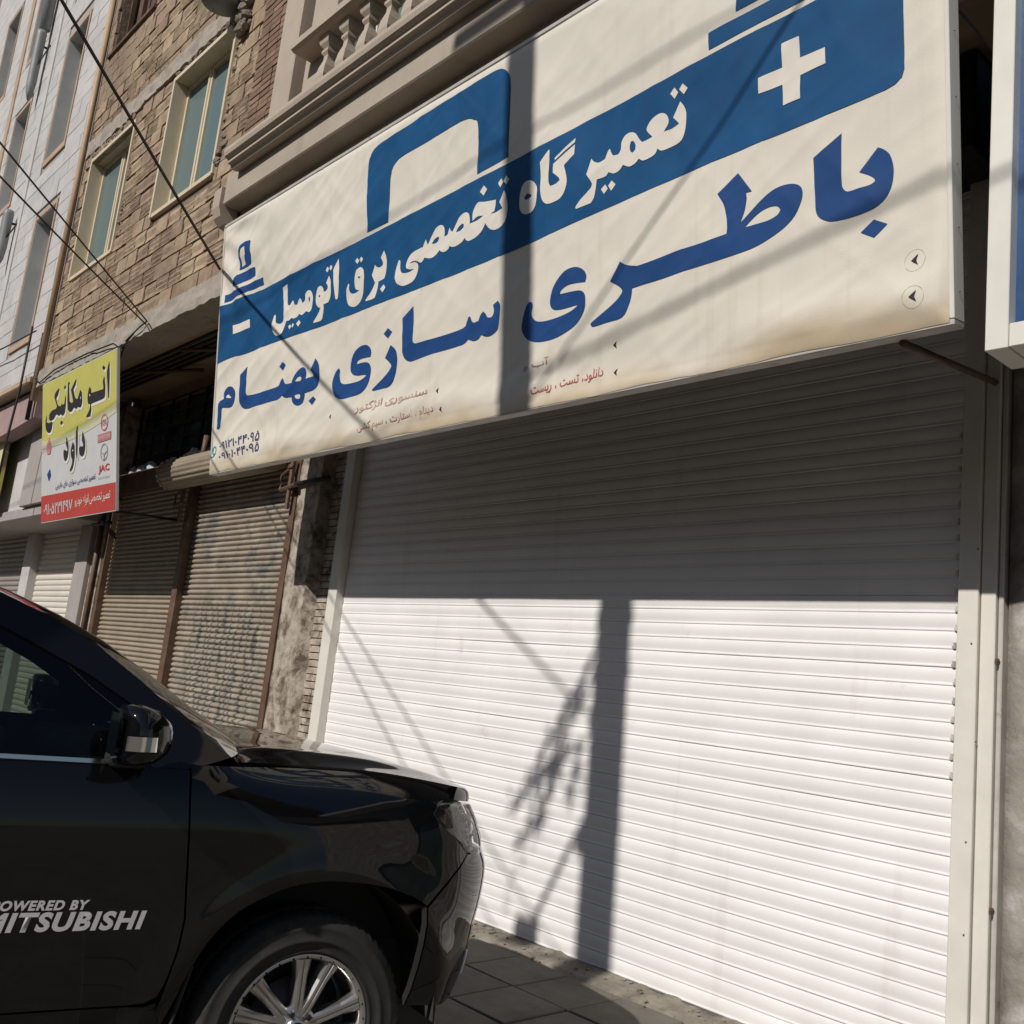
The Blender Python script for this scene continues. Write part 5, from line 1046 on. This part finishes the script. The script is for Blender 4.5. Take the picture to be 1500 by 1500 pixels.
def SURF(u, z, sgn=-1, off=0.0):
    """body side and nose: u < 0 runs along the flank, 0..1 round the corner to the centre line"""
    w = half_width(X0 + u, z)
    if u <= 0: x = X0 + u; y = w
    else:
        a = min(u, 1.0) * math.pi / 2; x = X0 + (xf(z) - X0) * math.sin(a) ** (2 / NE); y = w * max(0.0, math.cos(a)) ** (2 / NE)
    for cx in (0.02, -3.03):
        r = math.hypot(x - cx, z - 0.38); 
        if z < 1.1: y += 0.020 * math.exp(-((r - 0.56) / 0.075) ** 2) * min(1.0, y / 0.8)
    zz = z if z < 1.0 else 1.0 + (z - 1.0) * (1 - (1 - f_kx(x)) * min(1.0, (z - 1.0) / 0.10))
    return Vector((x - off * (0.7 if u > 0.3 else 0.0), sgn * (y - off * (1 if u < 0.7 else 0.3)), zz))
def finish_surface(name, bm, params, fn, mat, out, thick, parent):
    """mesh with exact surface normals (finite differences of fn) and a flange folded inwards along the rim"""
    n0 = len(bm.verts); bm.verts.ensure_lookup_table(); bm.verts.index_update(); nrm = []
    for (a, b) in params:
        e = 2e-3; d1 = fn(a + e, b) - fn(a - e, b); d2 = fn(a, b + e) - fn(a, b - e); n = d1.cross(d2)
        n = n.normalized() if n.length > 1e-12 else Vector((0, 0, 1))
        nrm.append(n)
    ref = out
    nrm = [(-n if n.dot(ref(bm.verts[i].co)) < 0 else n) for i, n in enumerate(nrm)]
    for f in list(bm.faces):
        f.normal_update(); m = sum((nrm[v.index] for v in f.verts), Vector())
        if f.normal.dot(m) < 0: f.normal_flip()
    nsurf = len(bm.faces)
    if thick:
        rim = [e for e in bm.edges if len(e.link_faces) == 1]; A = {}; B = {}
        for e in rim:
            for v in e.verts:
                if v not in A: A[v] = bm.verts.new(v.co); B[v] = bm.verts.new(v.co - nrm[v.index] * thick)
        for e in rim:
            p, q = e.verts; bm.faces.new((A[p], A[q], B[q], B[p]))
    bm.faces.index_update()
    me = bpy.data.meshes.new(name); bm.to_mesh(me); bm.free(); me.materials.append(mat)
    for p in me.polygons: p.use_smooth = True
    ln = [None] * len(me.loops)
    for p in me.polygons:
        for li in p.loop_indices:
            vi = me.loops[li].vertex_index
            ln[li] = nrm[vi] if vi < n0 else p.normal.copy()
    me.normals_split_custom_set(ln)
    return link(name, me, parent)
def panel(name, poly, mat, sgn, off=0.0, holes=(), step=0.035, thick=0.02, conv=True, parent=None, fn=None):
    cs = [[(U(x, z), z) if conv else (x, z) for x, z in poly]] + [[(U(x, z), z) if conv else (x, z) for x, z in h] for h in holes]
    fn = fn or (lambda u, z: SURF(u, z, sgn, off)); prm = []
    bm = cut_poly([cs], step, fn, None, prm)
    return finish_surface(name, bm, prm, fn, mat, lambda c: Vector((max(0.0, c.x - 0.2) * 1.5, c.y, 0.05)), thick, parent or car)
def arc(cx, cz, r, a0, a1, n, rx=None): return [(cx + (rx or r) * math.cos(R(a0 + (a1 - a0) * k / n)), cz + r * math.sin(R(a0 + (a1 - a0) * k / n))) for k in range(n + 1)]
def dense(poly, d=0.06):
    out = []
    for i, p in enumerate(poly):
        q = poly[(i + 1) % len(poly)]; n = max(1, int(math.hypot(q[0] - p[0], q[1] - p[1]) / d))
        out += [(p[0] + (q[0] - p[0]) * k / n, p[1] + (q[1] - p[1]) * k / n) for k in range(n)]
    return out
ARCH = arc(0.015, 0.385, 0.535, 205, 18, 26, 0.50)   # over the front wheel, rear to front
for sg in (-1, 1):
    # front fender: door seam, along the hood edge, headlamp notch, bumper seam, wheel arch
    fend = [(-0.525, 1.294), (-0.3, 1.294), (0.0, 1.294), (0.20, 1.294), (0.36, 1.294), (0.47, 1.293), (0.54, 1.292), (0.592, 1.291), (0.60, 1.246), (0.55, 1.244), (0.50, 1.243), (0.460, 1.228), (0.428, 1.178), (0.455, 1.145), (0.540, 1.080), (0.62, 1.005), (0.55, 0.938), (0.49, 0.878), (0.432, 0.826)]
    av = [(0.432, 0.826), (0.354, 0.866), (0.25, 0.897), (0.12, 0.916), (-0.005, 0.920), (-0.12, 0.905), (-0.22, 0.868), (-0.31, 0.818), (-0.38, 0.742), (-0.435, 0.64), (-0.465, 0.55), (-0.478, 0.47)]
    arch = [(q.x, q.y) for q in smooth_poly(av, 30, 3)][3:31]
    rear = [(-0.500, 0.455), (-0.522, 0.50), (-0.505, 0.60), (-0.484, 0.70), (-0.476, 0.80), (-0.500, 1.0), (-0.518, 1.17)]
    panel('front_fender', dense(fend + arch + rear), m_paint, sg, step=0.03)
    door = [(-0.531, 1.278), (-0.525, 1.17), (-0.507, 1.0), (-0.483, 0.80), (-0.491, 0.70), (-0.512, 0.60), (-0.530, 0.556), (-0.565, 0.535), (-0.62, 0.528), (-1.60, 0.528), (-1.635, 0.56), (-1.640, 1.278)]
    dr = panel('front_door', dense(door), m_paint, sg)
    rdoor = [(-1.650, 1.278), (-1.645, 0.56), (-1.70, 0.528), (-2.36, 0.528), (-2.50, 0.75), (-2.58, 0.95), (-2.60, 1.278)]
    rd_ = panel('rear_door', dense(rdoor), m_paint, sg)
    bed = [(-2.61, 1.268), (-2.59, 0.95), (-2.52, 0.78)] + [(x, z) for x, z in arc(-3.03, 0.385, 0.50, 52, 178, 16)] + [(-3.54, 0.48), (-4.18, 0.50), (-4.20, 1.268)]
    panel('bed_side', dense(bed), m_paint, sg)
    panel('sill', dense([(-0.49, 0.50), (-0.50, 0.40), (-2.46, 0.40), (-2.44, 0.518), (-0.56, 0.518), (-0.53, 0.53)]), m_paint, sg, 0.012)
    # door handle recess and grab
    hb = bmesh.new(); atube(hb, [SURF(-1.50 - X0, 1.10, sg, 0.0), SURF(-1.49 - X0, 1.105, sg, -0.03), SURF(-1.40 - X0, 1.105, sg, -0.035), SURF(-1.31 - X0, 1.105, sg, -0.03), SURF(-1.30 - X0, 1.10, sg, 0.0)], 0.014, 8)
    link('handle', bm_mesh('handle', hb, m_chrome, True), dr)
    # belt moulding
    for nm, a, b in (('belt_moulding', -1.62, -0.80),):
        pts = [(a + (b - a) * k / 12) for k in range(13)]; hb = bmesh.new()
        rings = [[hb.verts.new((x, sg * yy, zz)) for yy, zz in ((0.915, 1.282), (0.940, 1.284), (0.938, 1.298), (0.912, 1.302))] for x in pts]
        for r0, r1 in zip(rings, rings[1:]):
            for k in range(4): hb.faces.new((r0[k], r0[(k + 1) % 4], r1[(k + 1) % 4], r1[k]))
        hb.faces.new(rings[0]); hb.faces.new(rings[-1][::-1]); link(nm, bm_mesh(nm, hb, m_chrome), dr)
    # headlamp: reflector bowl behind a clear lens, amber turn lamp in the corner
    lamp_side = [(0.440, 1.175), (0.466, 1.243), (0.50, 1.236)]
    top = [(U(x, 1.236), 1.236) for x in (0.50, 0.56, 0.62, 0.68)] + [(0.62, 1.225), (0.72, 1.21)]
    bot = [(0.72, 0.985), (0.62, 0.988)] + [(U(0.66, 0.992), 0.992), (U(0.60, 1.05), 1.05), (U(0.545, 1.09), 1.09), (U(0.462, 1.152), 1.152)]
    lampP = [(U(x, z), z) for x, z in lamp_side[:2]] + top + bot
    hl = panel('headlamp', dense(lampP, 0.05), m_reflector, sg, 0.035, conv=False, thick=0.0)
    panel('lens', dense(lampP, 0.05), m_lens, sg, 0.0, conv=False, thick=0.0, parent=hl)
    amb = [(U(0.452, 1.172), 1.172), (U(0.474, 1.212), 1.212), (U(0.535, 1.224), 1.224), (U(0.545, 1.12), 1.12), (U(0.52, 1.118), 1.118)]
    hb = bmesh.new(); bmesh.ops.create_uvsphere(hb, u_segments=10, v_segments=6, radius=0.007); led = bm_mesh('lamp_bead', hb, m_chrome, True)
    for k in range(8): link('lamp_bead', led, hl, SURF(U(0.60, 1.21 - 0.026 * k) + 0.012 * k, 1.212 - 0.027 * k, sg, 0.016))
    hb = bmesh.new(); bmesh.ops.create_uvsphere(hb, u_segments=18, v_segments=10, radius=0.052); pj = bm_mesh('projector', hb, m_chrome, True)
    for u_, z_ in ((0.44, 1.10), (0.58, 1.10)): link('projector', pj, hl, SURF(u_, z_, sg, 0.06))
    panel('turn_lamp', dense(amb, 0.04), m_amber, sg, 0.02, conv=False, thick=0.0, parent=hl)
    # rubbing lip inside the wheel arch, mud flap
    lip = bmesh.new(); pr_ = [(0.432, 0.822), (0.440, 0.76), (0.442, 0.68), (0.438, 0.60), (0.428, 0.52), (0.412, 0.455)]
    A = [lip.verts.new(SURF(U(x, z) , z, sg, 0.004)) for x, z in pr_]; B = [lip.verts.new(SURF(U(x - 0.014, z), z, sg, 0.02)) for x, z in pr_]
    for k in range(len(pr_) - 1): lip.faces.new((A[k], A[k + 1], B[k + 1], B[k]))
    link('arch_lip', bm_mesh('arch_lip', lip, m_trim, True), car)
    mf = bmesh.new(); abox(mf, -0.53, -0.515, sg * 0.70, sg * 0.955, 0.20, 0.64); bmesh.ops.recalc_face_normals(mf, faces=mf.faces[:])
    for w in mf.verts: w.co.x += 0.10 * (w.co.z - 0.20) / 0.44
    bevel(mf, 0.006); link('mud_flap', bm_mesh('mud_flap', mf, m_tyre), car)
    # greenhouse: side frame with window openings
CAB = [(1.27, 0.936), (1.30, 0.922), (1.45, 0.868), (1.60, 0.805), (1.72, 0.745), (1.80, 0.695), (1.86, 0.645), (1.90, 0.58)]
def CABF(x, z, sg, off=0.0): return Vector((x, sg * (interp(CAB, z) - off), z))
OUT = [(-0.385, 1.325), (-0.45, 1.372), (-0.57, 1.448), (-0.72, 1.560), (-0.87, 1.662), (-1.03, 1.742), (-1.19, 1.803), (-1.36, 1.838), (-1.60, 1.860), (-2.05, 1.868), (-2.50, 1.850), (-2.70, 1.815)]
W1 = [(-0.715, 1.300), (-0.735, 1.475), (-0.885, 1.562), (-1.06, 1.642), (-1.19, 1.700), (-1.38, 1.745), (-1.57, 1.762), (-1.60, 1.300)]
W2 = [(-1.70, 1.300), (-1.68, 1.765), (-2.05, 1.770), (-2.38, 1.745), (-2.52, 1.60), (-2.56, 1.300)]
for sg in (-1, 1):
    fn = lambda x, z, s=sg: CABF(x, z, s)
    cb = panel('cab_frame', dense(OUT + [(-2.80, 1.272), (-0.54, 1.279), (-0.46, 1.300)], 0.07), m_paint, sg, 0, [dense(W1[::-1], 0.07), dense(W2[::-1], 0.07)], 0.06, 0.02, False, None, fn)
    for wv in (W1, W2): panel('side_window', dense(wv, 0.07), m_carglass, sg, 0, (), 0.08, 0.0, False, None, lambda x, z, s=sg: CABF(x, z, s, 0.012))
    # quarter sail and mirror
    mr_ = empty('mirror'); mr_.parent = car
    hb = bmesh.new(); prof = []
    for (x, cz, hy, hz, yy) in ((-0.795, 1.395, 0.075, 0.075, 1.085), (-0.785, 1.395, 0.105, 0.092, 1.09), (-0.73, 1.395, 0.112, 0.098, 1.09), (-0.67, 1.392, 0.100, 0.088, 1.085), (-0.625, 1.388, 0.070, 0.062, 1.075), (-0.605, 1.385, 0.03, 0.028, 1.07)):
        prof.append([hb.verts.new(((x + 0.70) * 0.85 - 0.745 + 0.02 * abs(math.cos(a)), sg * (yy + hy * (abs(math.cos(a)) ** 0.6) * (1 if math.cos(a) > 0 else -1)), cz + hz * (abs(math.sin(a)) ** 0.6) * (1 if math.sin(a) > 0 else -1))) for a in [2 * math.pi * k / 20 for k in range(20)]])
    for a, b in zip(prof, prof[1:]):
        for k in range(20): hb.faces.new((a[k], a[(k + 1) % 20], b[(k + 1) % 20], b[k]))
    hb.faces.new(prof[0]); hb.faces.new(prof[-1][::-1]); link('shell', bm_mesh('shell', hb, m_paint, True), mr_)
    hb = bmesh.new(); rings = []
    for (x, y) in ((-0.778, 1.202), (-0.73, 1.209), (-0.67, 1.193), (-0.635, 1.158), (-0.612, 1.10)): rings.append([hb.verts.new(((x + 0.70) * 0.85 - 0.745, sg * (y + 0.002), z)) for z in (1.353, 1.398)])
    for a, b in zip(rings, rings[1:]): hb.faces.new((a[0], a[1], b[1], b[0]))
    link('turn_strip', bm_mesh('turn_strip', hb, m_chrome, True), mr_)
    hb = bmesh.new(); abox(hb, -0.81, -0.70, sg * 0.885, sg * 1.02, 1.280, 1.325); bmesh.ops.recalc_face_normals(hb, faces=hb.faces[:]); bevel(hb, 0.015, 2); link('foot', bm_mesh('foot', hb, m_trim, True), mr_)
    hb = bmesh.new(); hb.faces.new([hb.verts.new((-0.832, sg * y, z)) for y, z in ((1.02, 1.33), (1.16, 1.33), (1.16, 1.46), (1.02, 1.46))]); link('glass', bm_mesh('glass', hb, m_chrome), mr_)
# nose: bumper, grille, hood
NB = []
for sg in (-1, 1):
    bump = [(0.626, 1.003), (0.556, 0.930), (0.497, 0.870), (0.438, 0.818), (0.446, 0.76), (0.448, 0.68), (0.444, 0.60), (0.434, 0.52), (0.418, 0.455)]
    bl = [(U(x, z), z) for x, z in bump] + [(0.30, 0.430), (0.42, 0.425), (0.6, 0.43), (0.8, 0.43), (0.995, 0.43), (0.995, 0.975), (0.8, 0.975), (0.70, 0.978), (0.60, 0.981)]
    fogs = [[(0.52, 0.60), (0.62, 0.59), (0.64, 0.68), (0.55, 0.70)]]
    panel('bumper', dense(bl, 0.05), m_paint, sg, 0.0, fogs, 0.03, 0.015, False)
    panel('fog_lamp', dense([(0.52, 0.60), (0.62, 0.59), (0.64, 0.68), (0.55, 0.70)], 0.04), m_reflector, sg, 0.03, (), 0.03, 0.0, False)
    panel('grille', dense([(0.73, 0.985), (0.995, 0.985), (0.995, 1.20), (0.73, 1.195)], 0.05), m_trim, sg, 0.02, (), 0.03, 0.0, False)
    for z in (1.02, 1.07, 1.12, 1.17): panel('grille_bar', dense([(0.735, z), (0.995, z), (0.995, z + 0.018), (0.735, z + 0.018)], 0.05), m_chrome, sg, 0.0, (), 0.03, 0.01, False)
    rf = [(0.40, 0.52), (0.43, 0.52), (0.43, 0.61), (0.405, 0.61)]
    panel('reflector', dense(rf, 0.03), m_decal, sg, -0.006, (), 0.03, 0.006, False)
def hood_z(x, y):
    e = 1.0 + 0.302 * f_kx(x); c = interp([(-0.40, 1.352), (0.0, 1.343), (0.37, 1.318), (0.55, 1.290), (0.70, 1.248), (0.80, 1.208), (0.90, 1.155)], x)
    k = max(0.0, 1 - (abs(y) / 0.86) ** 2.4); z = e + (c - e) * k
    z += 0.014 * math.exp(-((abs(y) - 0.62) / 0.10) ** 2) * (1 if x < 0.3 else max(0, 1 - (x - 0.3) / 0.5))
    return z
def hood_front(y): return X0 + (0.79 - X0) * max(0.0, 1 - (abs(y) / 0.935) ** NE) ** (1 / NE)
hp = [(-0.36, -0.845)] + [(x, -0.845) for x in (-0.2, 0.0, 0.2, 0.4)] + [(hood_front(y), y) for y in [-0.845 + 1.69 * k / 40 for k in range(41)]] + [(x, 0.845) for x in (0.4, 0.2, 0.0, -0.2)] + [(-0.36, 0.845)] + [(-0.36 + 0.16 * (1 - (y / 0.845) ** 2), y) for y in (0.6, 0.3, 0.0, -0.3, -0.6)]
prm = []; hfn = lambda x, y: Vector((x, y, hood_z(x, y)))
bm = cut_poly([[dense(hp, 0.08)]], 0.04, hfn, None, prm)
finish_surface('hood', bm, prm, hfn, m_paint, lambda c: Vector((0, 0, 1)), 0.03, car)
# rounded hood nose closing down to the lamps and grille
def nose(t, a):
    y = -0.845 + 1.69 * t; x = hood_front(y); z = hood_z(x, y)
    w = f_side(1.243); yl = y * 1.045; u = (2 / math.pi) * math.acos(min(1.0, (abs(yl) / w)) ** (NE / 2)); L_ = SURF(u, 1.243, -1 if y < 0 else 1, 0.0)
    H_ = Vector((x, y, z)); e = 2e-3; sl = (hood_z(x + e, y) - hood_z(x - e, y)) / (2 * e)
    Cp = Vector((L_.x + 0.004, L_.y, min(z + sl * (L_.x - x), z) )); Cp.z = max(Cp.z, L_.z + 0.01)
    return H_ * (1 - a) ** 2 + Cp * (2 * a * (1 - a)) + L_ * a * a
prm = []; bm = bmesh.new(); rows = []
for k in range(65):
    row = []
    for j in range(8): row.append(bm.verts.new(nose(k / 64, j / 7))); prm.append((min(0.998, max(0.002, k / 64)), j / 7))
    rows.append(row)
for a, b in zip(rows, rows[1:]):
    for j in range(7): bm.faces.new((a[j], b[j], b[j + 1], a[j + 1]))
finish_surface('hood_nose', bm, prm, nose, m_paint, lambda c: Vector((1, c.y, 1.0)), 0.0, car)
# windscreen and roof skin between the side frames
def top_pt(x, z, t):
    w = interp(CAB, z) - 0.004; k = 1 - t * t
    bow = interp([(1.27, 0.24), (1.45, 0.20), (1.66, 0.12), (1.80, 0.06), (1.86, 0.0)], z)
    return Vector((x + bow * k, t * w, z + interp([(1.27, 0.0), (1.6, 0.02), (1.80, 0.035), (1.87, 0.045)], z) * k))
def skin(name, pts, mat, t0=-1.0, t1=1.0):
    bm = bmesh.new(); rows = [[bm.verts.new(top_pt(x, z, t0 + (t1 - t0) * k / 20)) for k in range(21)] for x, z in pts]
    for a, b in zip(rows, rows[1:]):
        for k in range(20): bm.faces.new((a[k], a[k + 1], b[k + 1], b[k]))
    return link(name, bm_mesh(name, bm, mat, True), car)
skin('windscreen', OUT[:7] + [(-1.27, 1.822)], m_carglass, -0.93, 0.93)
skin('pillar_cap', OUT[:7] + [(-1.27, 1.822)], m_paint, -1.0, -0.925); skin('pillar_cap', OUT[:7] + [(-1.27, 1.822)], m_paint, 0.925, 1.0)
skin('roof', [(-1.265, 1.822)] + OUT[7:], m_paint); skin('rear_window', [(-2.70, 1.815), (-2.74, 1.6), (-2.80, 1.272)], m_carglass)
# cowl, wiper, washer stalk
bm = bmesh.new(); rows = [[bm.verts.new((xa + 0.17 * (1 - (y / 0.86) ** 2), y, z)) for y in [-0.86 + 1.72 * k / 12 for k in range(13)]] for xa, z in ((-0.50, 1.345), (-0.36, 1.318), (-0.30, 1.26))]
for a, b in zip(rows, rows[1:]):
    for k in range(12): bm.faces.new((a[k], a[k + 1], b[k + 1], b[k]))
link('cowl', bm_mesh('cowl', bm, m_trim, True), car)
tube('wiper', [(-0.26, -0.30, 1.335), (-0.30, -0.2, 1.365), (-0.36, 0.15, 1.45), (-0.46, 0.35, 1.53)], 0.008, m_trim, car, 6)
tube('washer_stalk', [(-0.22, 0.10, 1.335), (-0.225, 0.10, 1.372), (-0.24, 0.10, 1.392)], 0.012, m_trim, car, 8)
# bed floor and tailgate, underbody, wheel wells
box('tailgate', -4.20, -4.14, -0.94, 0.94, 0.52, 1.262, m_paint, car, 0.01); box('bed_floor', -4.13, -2.84, -0.90, 0.90, 0.75, 0.80, m_trim, car); box('cab_back', -2.82, -2.78, -0.90, 0.90, 0.5, 1.28, m_paint, car); box('rear_bumper', -4.34, -4.21, -0.92, 0.92, 0.42, 0.60, m_chrome, car, 0.02, 0, 2)
box('underbody', -4.0, 0.72, -0.64, 0.64, 0.26, 0.62, m_inter, car); box('engine_bay', -0.50, 0.74, -0.62, 0.62, 0.63, 1.16, m_inter, car)
for sg in (-1, 1):
    for cx in (0.015, -3.03):
        bm = bmesh.new(); A = [(cx + 0.53 * math.cos(a), 0.385 + 0.55 * math.sin(a)) for a in [math.pi * (k / 20) for k in range(21)]]
        for (x0, z0), (x1, z1) in zip(A, A[1:]): bm.faces.new([bm.verts.new(p) for p in ((x0, sg * 0.62, z0), (x1, sg * 0.62, z1), (x1, sg * 0.93, z1), (x0, sg * 0.93, z0))])
        bm.faces.new([bm.verts.new((x, sg * 0.625, z)) for x, z in A]); link('wheel_well', bm_mesh('wheel_well', bm, m_inter), car)
# interior
box('floor_pan', -2.7, -0.45, -0.88, 0.88, 0.45, 0.50, m_inter, car)
for sg in (-1, 1): box('door_card', -2.6, -0.5, sg * 0.865 - 0.02, sg * 0.865 + 0.02, 0.5, 1.262, m_inter, car)
bm = bmesh.new(); rows = [[bm.verts.new((x + 0.06 * (1 - (y / 0.86) ** 2), y, z)) for y in [-0.86 + 1.72 * k / 10 for k in range(11)]] for x, z in ((-0.42, 1.255), (-0.62, 1.285), (-0.80, 1.275), (-0.86, 1.20), (-0.84, 0.95), (-0.70, 0.80))]
for a, b in zip(rows, rows[1:]):
    for k in range(10): bm.faces.new((a[k], a[k + 1], b[k + 1], b[k]))
link('dashboard', bm_mesh('dashboard', bm, m_inter, True), car)
bm = bmesh.new(); N = 28; rg = [[bm.verts.new((0.018 * math.cos(b), (0.19 + 0.018 * math.sin(b)) * math.cos(a), (0.19 + 0.018 * math.sin(b)) * math.sin(a))) for b in [2 * math.pi * j / 8 for j in range(8)]] for a in [2 * math.pi * k / N for k in range(N)]]
for k in range(N):
    for j in range(8): bm.faces.new((rg[k][j], rg[(k + 1) % N][j], rg[(k + 1) % N][(j + 1) % 8], rg[k][(j + 1) % 8]))
for a in (90, 210, 330): atube(bm, [(0, 0, 0), (0, 0.18 * math.cos(R(a + 180)), 0.18 * math.sin(R(a + 180)))], 0.02, 6)
bmesh.ops.create_icosphere(bm, subdivisions=2, radius=0.06)
link('steering_wheel', bm_mesh('steering_wheel', bm, m_inter, True), car, (-1.02, 0.40, 1.22), (0, R(-28), 0))
for y in (-0.42, 0.42):
    for xb, nm in ((-1.62, 'front_seat'), (-2.45, 'rear_seat')):
        bm = bmesh.new(); P = [(xb + 0.52, 0.80), (xb + 0.50, 0.93), (xb + 0.05, 0.93), (xb - 0.02, 1.0), (xb - 0.14, 1.42), (xb - 0.12, 1.47), (xb - 0.14, 1.50), (xb - 0.13, 1.62), (xb - 0.17, 1.66), (xb - 0.23, 1.65), (xb - 0.26, 1.45), (xb - 0.16, 0.85), (xb - 0.10, 0.78)]
        A = []
        for s, k in ((-1, 0.8), (-0.85, 1), (0.85, 1), (1, 0.8)):
            A.append([bm.verts.new((x, y + s * (0.24 if z < 1.44 else 0.12), z - (0.02 if abs(s) == 1 else 0))) for x, z in P])
        for a, b in zip(A, A[1:]):
            for k in range(len(P)): bm.faces.new((a[k], a[(k + 1) % len(P)], b[(k + 1) % len(P)], b[k]))
        bm.faces.new(A[0]); bm.faces.new(A[-1][::-1]); bmesh.ops.recalc_face_normals(bm, faces=bm.faces[:]); link(nm, bm_mesh(nm, bm, m_seat, True), car)
# wheels
def make_wheel():
    w = empty('wheel'); w.parent = car
    SEG = 128; prof = [(0.245, -0.085), (0.256, -0.112), (0.262, -0.118), (0.266, -0.114), (0.29, -0.122), (0.294, -0.127), (0.302, -0.127), (0.306, -0.124), (0.335, -0.122), (0.345, -0.125), (0.350, -0.118), (0.372, -0.108), (0.382, -0.096), (0.388, -0.07), (0.389, -0.035), (0.380, -0.033), (0.380, -0.025), (0.390, -0.023), (0.390, 0.023), (0.380, 0.025), (0.380, 0.033), (0.389, 0.035), (0.388, 0.07), (0.382, 0.096), (0.352, 0.116), (0.30, 0.125), (0.262, 0.112), (0.245, 0.085)]
    def wob(j, k):
        r, h = prof[j]
        if r > 0.379 and abs(h) > 0.034: return -0.007 if k % 2 == 0 else 0.0
        if abs(r - 0.372) < 0.001: return -0.005 if k % 2 == 0 else 0.0
        if r > 0.389: return -0.007 if (k + 2) % 6 == 0 else 0.0
        return 0.0
    bm = bmesh.new(); alathe(bm, prof, SEG, 'Y', wob); me = bm_mesh('tyre', bm, m_tyre, True)
    link('tyre', me, w)
    rim = lathe('rim', [(0.205, 0.07), (0.218, -0.02), (0.226, -0.075), (0.236, -0.10), (0.250, -0.108), (0.253, -0.102), (0.250, -0.085), (0.245, 0.085)], m_alloy, w, 72, 'Y')
    lathe('brake_disc', [(0.0, 0.0), (0.15, 0.0), (0.15, 0.02), (0.0, 0.02)], M('brake_steel', (0.10, 0.085, 0.075), 0.5, 0.5, var=0.3), w, 40, 'Y'); lathe('well_disc', [(0.0, 0.06), (0.21, 0.06), (0.21, 0.065), (0.0, 0.065)], m_inter, w, 40, 'Y')
    for k in range(5):
        for s in (-1, 1):
            bm = bmesh.new(); a = R(72 * k + s * 13.5); d = Vector((math.cos(a), 0, math.sin(a))); q = Vector((-math.sin(a), 0, math.cos(a))); sec = []
            for (r_, hw, y0, y1) in ((0.045, 0.024, -0.080, -0.035), (0.10, 0.020, -0.090, -0.045), (0.17, 0.021, -0.093, -0.055), (0.232, 0.029, -0.099, -0.062)):
                c = d * r_; ring = []
                for (ww, yy) in ((-1.25, y1), (-1.0, y0 + 0.010), (-0.62, y0), (-0.18, y0), (0.0, y0 + 0.006), (0.18, y0), (0.62, y0), (1.0, y0 + 0.010), (1.25, y1)): ring.append(bm.verts.new(c + q * (ww * hw) + Vector((0, yy, 0))))
                sec.append(ring)
            for x, y in zip(sec, sec[1:]):
                for j in range(8): bm.faces.new((x[j], x[j + 1], y[j + 1], y[j]))
            link('spoke', bm_mesh('spoke', bm, m_alloy), rim)
    lathe('hub', [(0.0, -0.092), (0.03, -0.092), (0.036, -0.088), (0.038, -0.080), (0.072, -0.080), (0.078, -0.072), (0.08, -0.03), (0.0, -0.03)], m_alloy, rim, 36, 'Y')
    lathe('hub_badge', [(0.0, -0.0945), (0.024, -0.0945), (0.026, -0.0925), (0.0, -0.0925)], m_trim, rim, 24, 'Y')
    bm = bmesh.new(); bmesh.ops.create_cone(bm, cap_ends=True, segments=6, radius1=0.011, radius2=0.009, depth=0.02, matrix=Matrix.Rotation(R(90), 4, 'X')); ln_ = bm_mesh('lug_nut', bm, m_trim)
    for k in range(5): a = R(72 * k + 36); link('lug_nut', ln_, rim, (0.055 * math.cos(a), -0.085, 0.055 * math.sin(a)))
    bm = bmesh.new()
    bmesh.ops.create_icosphere(bm, subdivisions=1, radius=0.0042); rb = bm_mesh('rim_bolt', bm, m_trim)
    for k in range(30): a = R(12 * k); link('rim_bolt', rb, rim, (0.2405 * math.cos(a), -0.1055, 0.2405 * math.sin(a)))
    return w
wh = make_wheel(); wh.scale = (1.045, 1.0, 1.045); wh.location = (0.0, -0.822, 0.392); wh.rotation_euler = (0, R(-78), 0)
def copy_tree(o, parent):
    c = o.copy(); COL.objects.link(c); c.parent = parent
    for ch in list(o.children): copy_tree(ch, c)
    return c
for x, y, rz, ry in ((0.0, 0.822, math.pi, 40), (-3.03, -0.822, 0, 5), (-3.03, 0.822, math.pi, 70)):
    c = copy_tree(wh, car); c.location = (x, y, 0.392); c.rotation_euler = (0, R(ry), rz)
# door lettering
DF = lambda u, z: SURF(u, z, -1, -0.0022)
place_text('door_lettering', 'MITSUBISHI', -1.095 - X0, -0.607 - X0, 0.768, 0.828, DF, m_decal, car, 0.045, 0.2, 4, 0.3, 1.14)
place_text('door_lettering', 'POWERED BY', -1.075 - X0, -0.790 - X0, 0.833, 0.864, DF, m_decal, car, 0.042, 0.2, 4, 0.3, 1.14)
